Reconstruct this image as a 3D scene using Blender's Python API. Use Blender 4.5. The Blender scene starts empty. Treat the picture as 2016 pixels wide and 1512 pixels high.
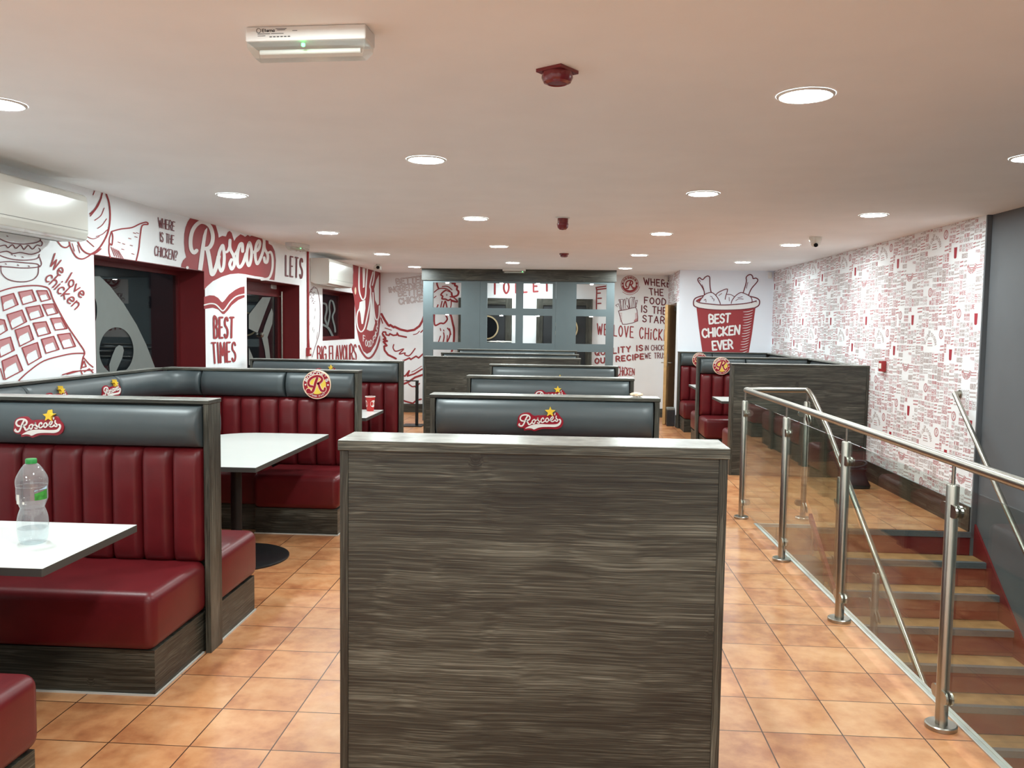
import bpy, bmesh, math, random
from mathutils import Vector, Matrix
from mathutils.geometry import tessellate_polygon
random.seed(7)
SC = bpy.context.scene
COL = SC.collection
PI = math.pi

# ------------------------------------------------------------------ camera, world, exposure
F_PX, PITCH, YAW, ROLL, EYE = 1652.0, -0.0701, -0.0626, 0.0138, 1.65
cy, sy, cp, sp = math.cos(YAW), math.sin(YAW), math.cos(PITCH), math.sin(PITCH)
FWD = Vector((sy*cp, cy*cp, sp)); _r = Vector((cy, -sy, 0)); _u = _r.cross(FWD)
RGT = math.cos(ROLL)*_r + math.sin(ROLL)*_u
UPV = -math.sin(ROLL)*_r + math.cos(ROLL)*_u
cam_d = bpy.data.cameras.new('camera'); cam = bpy.data.objects.new('camera', cam_d); COL.objects.link(cam)
cam_d.sensor_fit = 'HORIZONTAL'; cam_d.sensor_width = 36.0; cam_d.lens = F_PX/2016*36
cam_d.clip_start = 0.05; cam_d.clip_end = 100
cam.matrix_world = Matrix(((RGT.x, UPV.x, -FWD.x, 0), (RGT.y, UPV.y, -FWD.y, 0), (RGT.z, UPV.z, -FWD.z, EYE), (0, 0, 0, 1)))
SC.camera = cam
w = bpy.data.worlds.new('night'); SC.world = w; w.use_nodes = True
w.node_tree.nodes['Background'].inputs[0].default_value = (0.010, 0.013, 0.016, 1)
w.node_tree.nodes['Background'].inputs[1].default_value = 0.6
SC.view_settings.view_transform = 'Standard'; SC.view_settings.look = 'None'
SC.view_settings.gamma = 1.0; SC.view_settings.use_curve_mapping = False
SC.view_settings.exposure = 0.0
SC.cycles.diffuse_bounces = 8; SC.cycles.max_bounces = 16; SC.cycles.transparent_max_bounces = 24
LAMP = 290.0            # emission of a downlight diffuser
LAMP_COL = (0.865, 0.985, 0.985)

# ------------------------------------------------------------------ room numbers (metres)
LX, RX, GX = -3.44, 3.36, 3.40          # left wall, papered right wall, grey stair wall
CZ = 2.585
BY, BESTY, RETX = 15.45, 13.95, 1.85     # back wall, bucket wall, return wall
FRONT = -2.6
PH = 1.257                               # top of the booth dividers
TREVEAL = 0.30

def ray(px, py):
    return FWD + RGT*((px-1008)/F_PX) - UPV*((py-756)/F_PX)
CAMP = Vector((0, 0, EYE))
def onX(px, py, X): d = ray(px, py); return CAMP + d*(X/d.x)
def onY(px, py, Y): d = ray(px, py); return CAMP + d*(Y/d.y)

# ------------------------------------------------------------------ materials
MAT = {}
def new_mat(name):
    m = bpy.data.materials.new(name); m.use_nodes = True
    nt = m.node_tree; b = nt.nodes['Principled BSDF']
    MAT[name] = m
    return m, nt, b
def simple(name, col, rough=0.5, metal=0.0, spec=0.5, emit=0.0, noise=0.0, nscale=8, bump=0.0, bscale=200, coat=0.0):
    m, nt, b = new_mat(name)
    b.inputs['Base Color'].default_value = (*col, 1); b.inputs['Roughness'].default_value = rough
    b.inputs['Metallic'].default_value = metal; b.inputs['Specular IOR Level'].default_value = spec
    b.inputs['Coat Weight'].default_value = coat
    if emit:
        b.inputs['Emission Color'].default_value = (*col, 1); b.inputs['Emission Strength'].default_value = emit
    if noise or bump:
        tc = nt.nodes.new('ShaderNodeTexCoord')
    if noise:
        n = nt.nodes.new('ShaderNodeTexNoise'); n.inputs['Scale'].default_value = nscale; n.inputs['Detail'].default_value = 5
        nt.links.new(tc.outputs['Object'], n.inputs['Vector'])
        r = nt.nodes.new('ShaderNodeMapRange'); r.inputs['From Min'].default_value = .3; r.inputs['From Max'].default_value = .7
        r.inputs['To Min'].default_value = 1-noise; r.inputs['To Max'].default_value = 1+noise
        nt.links.new(n.outputs['Fac'], r.inputs['Value'])
        v = nt.nodes.new('ShaderNodeVectorMath'); v.operation = 'SCALE'; v.inputs[0].default_value = col
        nt.links.new(r.outputs['Result'], v.inputs['Scale']); nt.links.new(v.outputs['Vector'], b.inputs['Base Color'])
    if bump:
        n2 = nt.nodes.new('ShaderNodeTexNoise'); n2.inputs['Scale'].default_value = bscale; n2.inputs['Detail'].default_value = 3
        nt.links.new(tc.outputs['Object'], n2.inputs['Vector'])
        bp = nt.nodes.new('ShaderNodeBump'); bp.inputs['Strength'].default_value = bump; bp.inputs['Distance'].default_value = .002
        nt.links.new(n2.outputs['Fac'], bp.inputs['Height']); nt.links.new(bp.outputs['Normal'], b.inputs['Normal'])
    return m
def ramp(nt, stops):
    r = nt.nodes.new('ShaderNodeValToRGB'); e = r.color_ramp.elements
    while len(e) < len(stops): e.new(.5)
    for el, (p, c) in zip(e, stops): el.position = p; el.color = (*c, 1)
    return r
def wood(name, axis, gain=1.0, seed=0.0):
    m, nt, b = new_mat(name); N = nt.nodes.new; L = nt.links.new
    tc = N('ShaderNodeTexCoord'); oi = N('ShaderNodeObjectInfo')
    off = N('ShaderNodeVectorMath'); off.operation = 'SCALE'; off.inputs[0].default_value = (17.3, 9.1, 5.7)
    L(oi.outputs['Random'], off.inputs['Scale'])
    add = N('ShaderNodeVectorMath'); add.operation = 'ADD'; L(tc.outputs['Object'], add.inputs[0]); L(off.outputs[0], add.inputs[1])
    # bend the grain a little
    wn = N('ShaderNodeTexNoise'); wn.inputs['Scale'].default_value = 2.3; wn.inputs['Detail'].default_value = 2; L(add.outputs[0], wn.inputs['Vector'])
    wsc = N('ShaderNodeVectorMath'); wsc.operation = 'MULTIPLY_ADD'; L(wn.outputs['Color'], wsc.inputs[0])
    wsc.inputs[1].default_value = (.030, .030, .030); L(add.outputs[0], wsc.inputs[2])
    # knots
    def sc(al, ac): return [al if i == axis else ac for i in range(3)]
    km = N('ShaderNodeVectorMath'); km.operation = 'MULTIPLY'; km.inputs[1].default_value = sc(3.6, 3.0); L(wsc.outputs[0], km.inputs[0])
    vo = N('ShaderNodeTexVoronoi'); vo.inputs['Scale'].default_value = 1.0; L(km.outputs[0], vo.inputs['Vector'])
    kd = N('ShaderNodeMapRange'); kd.inputs['From Min'].default_value = .02; kd.inputs['From Max'].default_value = .11
    kd.inputs['To Min'].default_value = 1; kd.inputs['To Max'].default_value = 0; L(vo.outputs['Distance'], kd.inputs['Value'])
    kw = N('ShaderNodeMath'); kw.operation = 'MULTIPLY'; L(kd.outputs[0], kw.inputs[0]); kw.inputs[1].default_value = .016
    ks = N('ShaderNodeVectorMath'); ks.operation = 'ADD'; L(wsc.outputs[0], ks.inputs[0]); L(kw.outputs[0], ks.inputs[1])
    def grain(al, ac, det, ro):
        mu = N('ShaderNodeVectorMath'); mu.operation = 'MULTIPLY'; mu.inputs[1].default_value = sc(al, ac); L(ks.outputs[0], mu.inputs[0])
        n = N('ShaderNodeTexNoise'); n.inputs['Scale'].default_value = 1; n.inputs['Detail'].default_value = det; n.inputs['Roughness'].default_value = ro
        L(mu.outputs[0], n.inputs['Vector']); return n
    g1 = grain(1.3, 11.0, 5, .6); g2 = grain(2.6, 250.0, 3, .55); g3 = grain(1.3, 3.4, 3, .5)
    a = N('ShaderNodeMath'); a.operation = 'MULTIPLY_ADD'; L(g2.outputs['Fac'], a.inputs[0]); a.inputs[1].default_value = 1.05; g1m = N('ShaderNodeMath'); g1m.operation = 'MULTIPLY'; L(g1.outputs['Fac'], g1m.inputs[0]); g1m.inputs[1].default_value = .62; L(g1m.outputs[0], a.inputs[2])
    c = N('ShaderNodeMath'); c.operation = 'MULTIPLY_ADD'; L(g3.outputs['Fac'], c.inputs[0]); c.inputs[1].default_value = .34; L(a.outputs[0], c.inputs[2])
    k2 = N('ShaderNodeMath'); k2.operation = 'MULTIPLY_ADD'; L(kd.outputs[0], k2.inputs[0]); k2.inputs[1].default_value = -.22; L(c.outputs[0], k2.inputs[2])
    g = gain
    r = ramp(nt, [(.0, (.008*g, .0078*g, .006*g)), (.34, (.033*g, .032*g, .0245*g)), (.56, (.083*g, .081*g, .063*g)), (1.0, (.27*g, .262*g, .215*g))])
    mr = N('ShaderNodeMapRange'); mr.inputs['From Min'].default_value = .73; mr.inputs['From Max'].default_value = 1.47; L(k2.outputs[0], mr.inputs['Value'])
    L(mr.outputs[0], r.inputs['Fac']); L(r.outputs['Color'], b.inputs['Base Color'])
    b.inputs['Roughness'].default_value = .42
    bp = N('ShaderNodeBump'); bp.inputs['Strength'].default_value = .35; bp.inputs['Distance'].default_value = .003
    L(g2.outputs['Fac'], bp.inputs['Height']); L(bp.outputs['Normal'], b.inputs['Normal'])
    return m
wood('wood_x', 0); wood('wood_y', 1); wood('wood_z', 2, 1.05)
simple('cap_wood', (.30, .30, .275), .26, noise=.25, nscale=14)

def tiles(name):
    m, nt, b = new_mat(name); N = nt.nodes.new; L = nt.links.new
    tc = N('ShaderNodeTexCoord'); mp = N('ShaderNodeMapping'); L(tc.outputs['Object'], mp.inputs['Vector'])
    mp.inputs['Location'].default_value = (1.43+.3236*40, -3.715+.3228*60, 0)
    br = N('ShaderNodeTexBrick'); br.offset = 0; br.squash = 1; L(mp.outputs[0], br.inputs['Vector'])
    br.inputs['Scale'].default_value = 1; br.inputs['Brick Width'].default_value = .3236; br.inputs['Row Height'].default_value = .3228
    br.inputs['Mortar Size'].default_value = .0028; br.inputs['Mortar Smooth'].default_value = .1; br.inputs['Bias'].default_value = 0
    br.inputs['Color1'].default_value = (0, 0, 0, 1); br.inputs['Color2'].default_value = (1, 1, 1, 1); br.inputs['Mortar'].default_value = (.5, .5, .5, 1)
    n1 = N('ShaderNodeTexNoise'); n1.inputs['Scale'].default_value = 3.2; n1.inputs['Detail'].default_value = 6; n1.inputs['Roughness'].default_value = .62
    # shift the cloud pattern from tile to tile
    sh = N('ShaderNodeVectorMath'); sh.operation = 'MULTIPLY_ADD'; L(br.outputs['Color'], sh.inputs[0]); sh.inputs[1].default_value = (3.1, 5.3, 0); L(mp.outputs[0], sh.inputs[2])
    L(sh.outputs[0], n1.inputs['Vector'])
    n2 = N('ShaderNodeTexNoise'); n2.inputs['Scale'].default_value = 16; n2.inputs['Detail'].default_value = 5; L(sh.outputs[0], n2.inputs['Vector'])
    mx = N('ShaderNodeMath'); mx.operation = 'MULTIPLY_ADD'; L(n2.outputs['Fac'], mx.inputs[0]); mx.inputs[1].default_value = .3; L(n1.outputs['Fac'], mx.inputs[2])
    bw = N('ShaderNodeRGBToBW'); L(br.outputs['Color'], bw.inputs[0])
    m2 = N('ShaderNodeMath'); m2.operation = 'MULTIPLY_ADD'; L(bw.outputs[0], m2.inputs[0]); m2.inputs[1].default_value = .10; L(mx.outputs[0], m2.inputs[2])
    r = ramp(nt, [(.42, (.285, .095, .040)), (.58, (.44, .165, .066)), (.72, (.58, .26, .11)), (.95, (.70, .38, .19))])
    L(m2.outputs[0], r.inputs['Fac'])
    mix = N('ShaderNodeMix'); mix.data_type = 'RGBA'; L(br.outputs['Fac'], mix.inputs['Factor']); L(r.outputs['Color'], mix.inputs[6]); mix.inputs[7].default_value = (.07, .025, .012, 1)
    L(mix.outputs[2], b.inputs['Base Color'])
    rr = N('ShaderNodeMapRange'); rr.inputs['To Min'].default_value = .24; rr.inputs['To Max'].default_value = .46; L(n2.outputs['Fac'], rr.inputs['Value']); L(rr.outputs[0], b.inputs['Roughness'])
    bp = N('ShaderNodeBump'); bp.inputs['Strength'].default_value = .25; bp.inputs['Distance'].default_value = .003
    inv = N('ShaderNodeMath'); inv.operation = 'MULTIPLY_ADD'; L(br.outputs['Fac'], inv.inputs[0]); inv.inputs[1].default_value = -1; L(n2.outputs['Fac'], inv.inputs[2])
    L(inv.outputs[0], bp.inputs['Height']); L(bp.outputs['Normal'], b.inputs['Normal'])
    return m
tiles('floor_tile')
simple('ceiling_paint', (.88, .88, .88), .9, noise=.02, nscale=3)
simple("wall_white", (.86, .88, .90), .75, noise=.015, nscale=4)
simple("wall_bestwall", (.84, .88, .95), .75)
simple('wall_grey', (.115, .120, .128), .6, noise=.05, nscale=3, bump=.1, bscale=90)
simple('void_brown', (.16, .115, .085), .7, noise=.1, nscale=2)
simple('reveal_red', (.165, .010, .013), .45, noise=.06, nscale=5)
simple('frame_red', (.13, .010, .012), .4)
simple('print_red', (.315, .027, .032), .6, noise=.03, nscale=5)
simple('print_dark', (.15, .012, .022), .6)
simple('print_pale', (.55, .24, .25), .6)
simple('print_grey', (.42, .29, .28), .6)
simple('print_white', (.82, .80, .79), .6)
simple('paper_grey', (.50, .42, .41), .7)
simple('paper_rose', (.52, .25, .26), .7)
simple('paper_red', (.36, .020, .035), .7)
simple('leather_red', (.118, .0075, .0105), .38, spec=.45, noise=.10, nscale=9, bump=.12, bscale=320)
simple('leather_grey', (.052, .066, .071), .42, spec=.6, noise=.06, nscale=6, bump=.10, bscale=320)
simple('laminate_white', (.80, .83, .80), .22, noise=.01, nscale=5)
simple('laminate_edge', (.050, .048, .043), .5)
simple('black_metal', (.010, .010, .011), .4, spec=.4, noise=.1, nscale=9)
simple('black_plastic', (.014, .014, .016), .45, noise=.1, nscale=9)
simple('steel', (.43, .41, .36), .30, metal=1.0, noise=.06, nscale=5)
simple('aluminium', (.72, .74, .72), .36, metal=.7, noise=.05, nscale=5)
simple('white_plastic', (.74, .735, .68), .2, coat=.4, noise=.01, nscale=3)
simple('white_plastic_matt', (.74, .74, .72), .5)
simple('vent_dark', (.20, .20, .18), .6)
simple('red_plastic', (.165, .007, .012), .25, coat=.4, noise=.04, nscale=20)
simple('red_paint', (.34, .022, .026), .4)
simple('lens_black', (.006, .006, .007), .1)
simple('screen_grey', (.120, .155, .165), .5, noise=.03, nscale=6)
simple('frost', (.17, .185, .175), .6, noise=.03, nscale=9)
simple('door_dark', (.020, .022, .025), .4)
simple('brass_ring', (.62, .50, .30), .35, metal=.6)
simple('pine', (.50, .30, .12), .5, noise=.12, nscale=14)
simple('badge_red', (.30, .008, .022), .3, coat=.3)
simple('badge_white', (.76, .73, .69), .35)
simple('badge_cream', (.86, .66, .48), .35)
simple('badge_yellow', (.78, .56, .07), .35)
simple('star_yellow', (.86, .56, .045), .35)
simple('badge_line', (.05, .012, .006), .5)
simple('nosing_grey', (.115, .125, .135), .55, noise=.1, nscale=60)
simple('tread_tile', (.40, .22, .09), .4, noise=.25, nscale=9)
simple('riser_red', (.19, .014, .015), .4, noise=.08, nscale=5)
simple('cap_green', (.035, .30, .07), .35)
simple('label_green', (.05, .26, .04), .4, noise=.4, nscale=60)
simple('label_blue', (.42, .60, .72), .4, noise=.2, nscale=40)
simple('cup_red', (.50, .025, .022), .4)
simple('paper_white', (.80, .78, .72), .7)
simple('ink', (.06, .06, .06), .6)
simple('bead_white', (.55, .54, .50), .5)
simple('led_green', (.10, 1.0, .22), .4, emit=6.0)
simple('gasket', (.012, .012, .012), .5)

def emission(name, col, s):
    m = bpy.data.materials.new(name); m.use_nodes = True; nt = m.node_tree; nt.nodes.clear()
    e = nt.nodes.new('ShaderNodeEmission'); e.inputs[0].default_value = (*col, 1); e.inputs[1].default_value = s
    o = nt.nodes.new('ShaderNodeOutputMaterial'); nt.links.new(e.outputs[0], o.inputs[0]); MAT[name] = m
emission('lamp_glow', LAMP_COL, LAMP)
emission('puck_glow', (1.0, .97, .88), 60.0)
def glassy(name, tint, r0=.04, rough=0.0, milk=0.0):
    """thin clear sheet: straight-through transmission plus a Schlick reflection that is the same from both sides"""
    m = bpy.data.materials.new(name); m.use_nodes = True; nt = m.node_tree; nt.nodes.clear(); N = nt.nodes.new; L = nt.links.new
    t = N('ShaderNodeBsdfTransparent'); t.inputs[0].default_value = (*tint, 1)
    g = N('ShaderNodeBsdfGlossy'); g.inputs['Roughness'].default_value = rough; g.inputs[0].default_value = (.95, .95, .95, 1)
    ge = N('ShaderNodeNewGeometry'); d = N('ShaderNodeVectorMath'); d.operation = 'DOT_PRODUCT'; L(ge.outputs['Normal'], d.inputs[0]); L(ge.outputs['Incoming'], d.inputs[1])
    ab = N('ShaderNodeMath'); ab.operation = 'ABSOLUTE'; L(d.outputs['Value'], ab.inputs[0])
    iv = N('ShaderNodeMath'); iv.operation = 'SUBTRACT'; iv.inputs[0].default_value = 1; L(ab.outputs[0], iv.inputs[1])
    pw = N('ShaderNodeMath'); pw.operation = 'POWER'; L(iv.outputs[0], pw.inputs[0]); pw.inputs[1].default_value = 5
    ma = N('ShaderNodeMath'); ma.operation = 'MULTIPLY_ADD'; L(pw.outputs[0], ma.inputs[0]); ma.inputs[1].default_value = 1-r0; ma.inputs[2].default_value = r0
    mx = N('ShaderNodeMixShader'); L(ma.outputs[0], mx.inputs[0]); L(t.outputs[0], mx.inputs[1]); L(g.outputs[0], mx.inputs[2])
    if milk:
        df = N('ShaderNodeBsdfDiffuse'); df.inputs[0].default_value = (.85, .9, .92, 1); m2 = N('ShaderNodeMixShader'); m2.inputs[0].default_value = milk
        L(mx.outputs[0], m2.inputs[1]); L(df.outputs[0], m2.inputs[2]); mx = m2
    o = N('ShaderNodeOutputMaterial'); L(mx.outputs[0], o.inputs[0]); MAT[name] = m
glassy('rail_glass', (.90, .945, .925))
glassy('pane_glass', (.75, .79, .80))
glassy('bottle_plastic', (.93, .955, .965), .08, .05, .10)
glassy('clear_cover', (.90, .92, .90), .09, .10, .04)

# ------------------------------------------------------------------ mesh builder
class MB:
    def __init__(s): s.v = []; s.f = []; s.m = []
    def add(s, vs, fs, m=0):
        o = len(s.v); s.v += [tuple(p) for p in vs]; s.f += [tuple(i+o for i in f) for f in fs]; s.m += [m]*len(fs); return s
    def box(s, x0, y0, z0, x1, y1, z1, m=0):
        if x0 > x1: x0, x1 = x1, x0
        if y0 > y1: y0, y1 = y1, y0
        vs = [(x, y, z) for z in (z0, z1) for y in (y0, y1) for x in (x0, x1)]
        return s.add(vs, [(0, 2, 3, 1), (4, 5, 7, 6), (0, 1, 5, 4), (2, 6, 7, 3), (0, 4, 6, 2), (1, 3, 7, 5)], m)
    def rbox(s, x0, y0, z0, x1, y1, z1, r=.01, seg=2, m=0):
        bm = bmesh.new(); bmesh.ops.create_cube(bm, size=1)
        for v in bm.verts: v.co = Vector(((x0+x1)/2+v.co.x*(x1-x0), (y0+y1)/2+v.co.y*(y1-y0), (z0+z1)/2+v.co.z*(z1-z0)))
        bmesh.ops.bevel(bm, geom=bm.edges[:], offset=r, segments=seg, profile=.5, affect='EDGES')
        return s.bm(bm, m)
    def bm(s, bm, m=0):
        bm.verts.index_update(); s.add([v.co[:] for v in bm.verts], [[v.index for v in f.verts] for f in bm.faces], m); bm.free(); return s
    def lathe(s, prof, c=(0, 0, 0), n=32, axis=2, m=0, cap=True):
        vs = []; fs = []; k = len(prof)
        for i in range(n):
            a = 2*PI*i/n
            for r, h in prof:
                p = (r*math.cos(a), r*math.sin(a), h)
                if axis == 0: p = (p[2], p[0], p[1])
                if axis == 1: p = (p[0], p[2], p[1])
                vs.append((c[0]+p[0], c[1]+p[1], c[2]+p[2]))
        for i in range(n):
            j = (i+1) % n
            for q in range(k-1):
                fs.append((i*k+q, j*k+q, j*k+q+1, i*k+q+1) if axis != 1 else (i*k+q+1, j*k+q+1, j*k+q, i*k+q))
        if cap:
            if prof[0][0] > 1e-6: fs.append([i*k for i in range(n)][::-1])
            if prof[-1][0] > 1e-6: fs.append([i*k+k-1 for i in range(n)])
        return s.add(vs, fs, m)
    def tube(s, pts, r, n=12, m=0, caps=True):
        pts = [Vector(p) for p in pts]; vs = []; fs = []; N = len(pts)
        ref = None
        for i, p in enumerate(pts):
            t = (pts[min(i+1, N-1)]-pts[max(i-1, 0)]).normalized()
            if ref is None:
                ref = Vector((0, 0, 1)) if abs(t.z) < .9 else Vector((1, 0, 0))
            a = (ref - t*ref.dot(t)).normalized(); b = t.cross(a); ref = a
            sc = 1.0
            if 0 < i < N-1:
                t1 = (pts[i]-pts[i-1]).normalized(); sc = 1/max(.5, t1.dot(t))
            for k in range(n):
                an = 2*PI*k/n; vs.append(p + (a*math.cos(an) + b*math.sin(an))*r*(sc if N > 2 and 0 < i < N-1 and False else 1))
        for i in range(N-1):
            for k in range(n):
                j = (k+1) % n; fs.append((i*n+k, i*n+j, (i+1)*n+j, (i+1)*n+k))
        if caps: fs.append(list(range(n))[::-1]); fs.append([(N-1)*n+k for k in range(n)])
        return s.add(vs, fs, m)
    def cyl(s, p0, p1, r, n=20, m=0): return s.tube([p0, p1], r, n, m)
    def prism(s, poly, fn, h0, h1, m=0, holes=()):
        """extrude a 2D polygon; fn(u, v, h) -> world"""
        loops = [list(poly)] + [list(h) for h in holes]
        tris = tessellate_polygon([[Vector((u, v, 0)) for u, v in lp] for lp in loops])
        flat = [q for lp in loops for q in lp]; n = len(flat)
        vs = [fn(u, v, h1) for u, v in flat] + [fn(u, v, h0) for u, v in flat]
        fs = [tuple(t) for t in tris] + [tuple(i+n for i in reversed(t)) for t in tris]
        o = 0
        for lp in loops:
            k = len(lp)
            for i in range(k): fs.append((o+i, o+(i+1) % k, n+o+(i+1) % k, n+o+i))
            o += k
        return s.add(vs, fs, m)
    def obj(s, name, mats, parent=None, smooth=False, fix=True, kind=None):
        me = bpy.data.meshes.new(name)
        o = bpy.data.objects.new(name, me); COL.objects.link(o)
        base = Vector((0, 0, 0))
        if parent is not None:
            o.parent = parent; base = Vector(parent.get('_base', (0, 0, 0)))
        me.from_pydata([(p[0]-base[0], p[1]-base[1], p[2]-base[2]) for p in s.v], [], s.f)
        if isinstance(mats, str): mats = [mats]
        for k in mats: me.materials.append(MAT[k])
        me.polygons.foreach_set('material_index', s.m)
        if fix:
            bm = bmesh.new(); bm.from_mesh(me); bmesh.ops.recalc_face_normals(bm, faces=bm.faces); bm.to_mesh(me); bm.free()
        if smooth:
            me.polygons.foreach_set('use_smooth', [True]*len(me.polygons))
            try: me.set_sharp_from_angle(angle=math.radians(38 if smooth is True else smooth))
            except Exception: pass
        o['_base'] = tuple(base)
        if kind: o['kind'] = kind
        me.update()
        return o
def thing(name, label, cat, loc, group=None):
    o = bpy.data.objects.new(name, None); COL.objects.link(o); o.location = loc; o['_base'] = tuple(loc)
    o.empty_display_size = .1
    return tag(o, label, cat, group)
def tag(o, label, cat, group=None):
    o['label'] = label; o['category'] = cat
    if group: o['group'] = group
    return o
def struct(name, mb, mats, parent=None, **k):
    o = mb.obj(name, mats, parent, **k)
    if parent is None: o['kind'] = 'structure'
    return o
def copy_tree(o, parent=None):
    c = o.copy(); COL.objects.link(c); c.parent = parent
    for ch in o.children: copy_tree(ch, c)
    return c
def cr(pts, n=5, closed=False):
    """Catmull-Rom through 2D points"""
    P = list(pts); k = len(P)
    if k < 3: return P
    out = []
    for i in range(k if closed else k-1):
        p0 = P[i-1] if (closed or i > 0) else P[0]; p1 = P[i]; p2 = P[(i+1) % k]; p3 = P[(i+2) % k] if (closed or i+2 < k) else P[-1]
        for t in range(n):
            t /= n
            out.append(tuple(.5*((2*b)+(-a+c)*t+(2*a-5*b+4*c-d)*t*t+(-a+3*b-3*c+d)*t**3) for a, b, c, d in zip(p0, p1, p2, p3)))
    if not closed: out.append(P[-1])
    return out

# ------------------------------------------------------------------ hand-lettering (single strokes)
FONT = {
 'A': (.62, [[(0, 0), (.3, 1), (.6, 0)], [(.1, .36), (.5, .36)]]), 'B': (.55, [[(0, 0), (0, 1), (.33, .98), (.47, .84), (.45, .66), (.3, .54), (0, .53)], [(.3, .54), (.5, .42), (.52, .16), (.35, .01), (0, 0)]]),
 'C': (.55, [[(.53, .84), (.42, .98), (.22, .99), (.06, .8), (0, .5), (.06, .2), (.22, .01), (.42, .02), (.54, .18)]]),
 'D': (.55, [[(0, 0), (0, 1), (.28, .96), (.48, .76), (.53, .5), (.48, .22), (.28, .03), (0, 0)]]), 'E': (.5, [[(.48, 1), (0, 1), (0, 0), (.5, 0)], [(0, .52), (.38, .52)]]),
 'F': (.5, [[(.5, 1), (0, 1), (0, 0)], [(0, .52), (.38, .52)]]), 'G': (.58, [[(.53, .84), (.42, .98), (.22, .99), (.06, .8), (0, .5), (.06, .2), (.22, .01), (.44, .03), (.56, .18), (.56, .45), (.34, .45)]]),
 'H': (.55, [[(0, 0), (0, 1)], [(.54, 0), (.54, 1)], [(0, .5), (.54, .5)]]), 'I': (.08, [[(.04, 0), (.04, 1)]]), 'i': (.08, [[(.04, 0), (.04, .62)], [(.04, .84), (.04, .9)]]),
 'K': (.55, [[(0, 0), (0, 1)], [(.5, 1), (.02, .45), (.54, 0)]]), 'L': (.48, [[(0, 1), (0, 0), (.48, 0)]]), 'M': (.72, [[(0, 0), (.08, 1), (.36, .35), (.64, 1), (.72, 0)]]),
 'N': (.56, [[(0, 0), (0, 1), (.55, 0), (.55, 1)]]), 'O': (.58, [[(.29, 1), (.08, .82), (0, .5), (.08, .18), (.29, 0), (.5, .18), (.58, .5), (.5, .82), (.29, 1)]]),
 'P': (.5, [[(0, 0), (0, 1), (.34, .97), (.5, .78), (.46, .56), (.3, .46), (0, .45)]]), 'Q': (.6, [[(.29, 1), (.08, .82), (0, .5), (.08, .18), (.29, 0), (.5, .18), (.58, .5), (.5, .82), (.29, 1)], [(.34, .26), (.6, -.06)]]),
 'R': (.54, [[(0, 0), (0, 1), (.34, .97), (.5, .78), (.46, .58), (.3, .48), (0, .46)], [(.24, .47), (.54, 0)]]),
 'S': (.5, [[(.48, .84), (.36, .98), (.16, .98), (.03, .82), (.06, .63), (.25, .52), (.44, .4), (.5, .22), (.38, .03), (.16, 0), (0, .16)]]), 'T': (.56, [[(0, 1), (.56, 1)], [(.28, 1), (.28, 0)]]),
 'U': (.55, [[(0, 1), (0, .3), (.1, .05), (.28, 0), (.45, .05), (.55, .3), (.55, 1)]]), 'V': (.58, [[(0, 1), (.29, 0), (.58, 1)]]), 'W': (.8, [[(0, 1), (.2, 0), (.4, .75), (.6, 0), (.8, 1)]]),
 'X': (.55, [[(0, 0), (.55, 1)], [(0, 1), (.55, 0)]]), 'Y': (.56, [[(0, 1), (.28, .5), (.56, 1)], [(.28, .5), (.28, 0)]]),
 '?': (.42, [[(0, .82), (.1, .98), (.3, .98), (.42, .82), (.36, .64), (.2, .5), (.2, .28)], [(.2, .04), (.2, -.02)]]), "'": (.08, [[(.06, 1.02), (.02, .8)]]), ' ': (.34, []),
 'w': (.6, [[(0, .62), (.14, 0), (.3, .5), (.46, 0), (.6, .62)]]), 'e': (.46, [[(.02, .3), (.44, .34), (.4, .55), (.2, .62), (.04, .46), (.02, .2), (.18, 0), (.42, .08)]]),
 'l': (.08, [[(.04, 1), (.04, 0)]]), 'o': (.46, [[(.23, .62), (.05, .5), (0, .3), (.06, .08), (.23, 0), (.4, .1), (.46, .32), (.4, .52), (.23, .62)]]), 'v': (.46, [[(0, .62), (.22, 0), (.46, .62)]]),
 'c': (.4, [[(.4, .5), (.28, .62), (.1, .56), (0, .3), (.1, .06), (.28, 0), (.42, .12)]]), 'h': (.42, [[(0, 1), (0, 0)], [(0, .4), (.14, .6), (.34, .56), (.42, .38), (.42, 0)]]), 'k': (.42, [[(0, 1), (0, 0)], [(.38, .6), (.02, .26), (.42, 0)]]),
 'n': (.42, [[(0, .62), (0, 0)], [(0, .4), (.14, .6), (.34, .56), (.42, .38), (.42, 0)]]), 't': (.34, [[(.15, .95), (.15, .1), (.3, 0)], [(0, .62), (.32, .62)]]), 'r': (.3, [[(0, .62), (0, 0)], [(0, .4), (.12, .6), (.3, .6)]]),
 'a': (.42, [[(.42, .62), (.42, 0)], [(.42, .5), (.2, .62), (.02, .45), (.02, .15), (.18, 0), (.42, .14)]]), 's': (.36, [[(.34, .52), (.18, .62), (.04, .5), (.1, .36), (.3, .26), (.34, .1), (.16, 0), (0, .1)]])}
ROUND = set('BCDGOPQRSU?eocsahn')
def layout(text, gap=.2):
    x = 0; out = []
    for ch in text:
        wd, st = FONT[ch]
        for pl in st: out.append(([(x+a, b) for a, b in pl], ch in ROUND))
        x += wd+gap
    return out, x-gap
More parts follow.
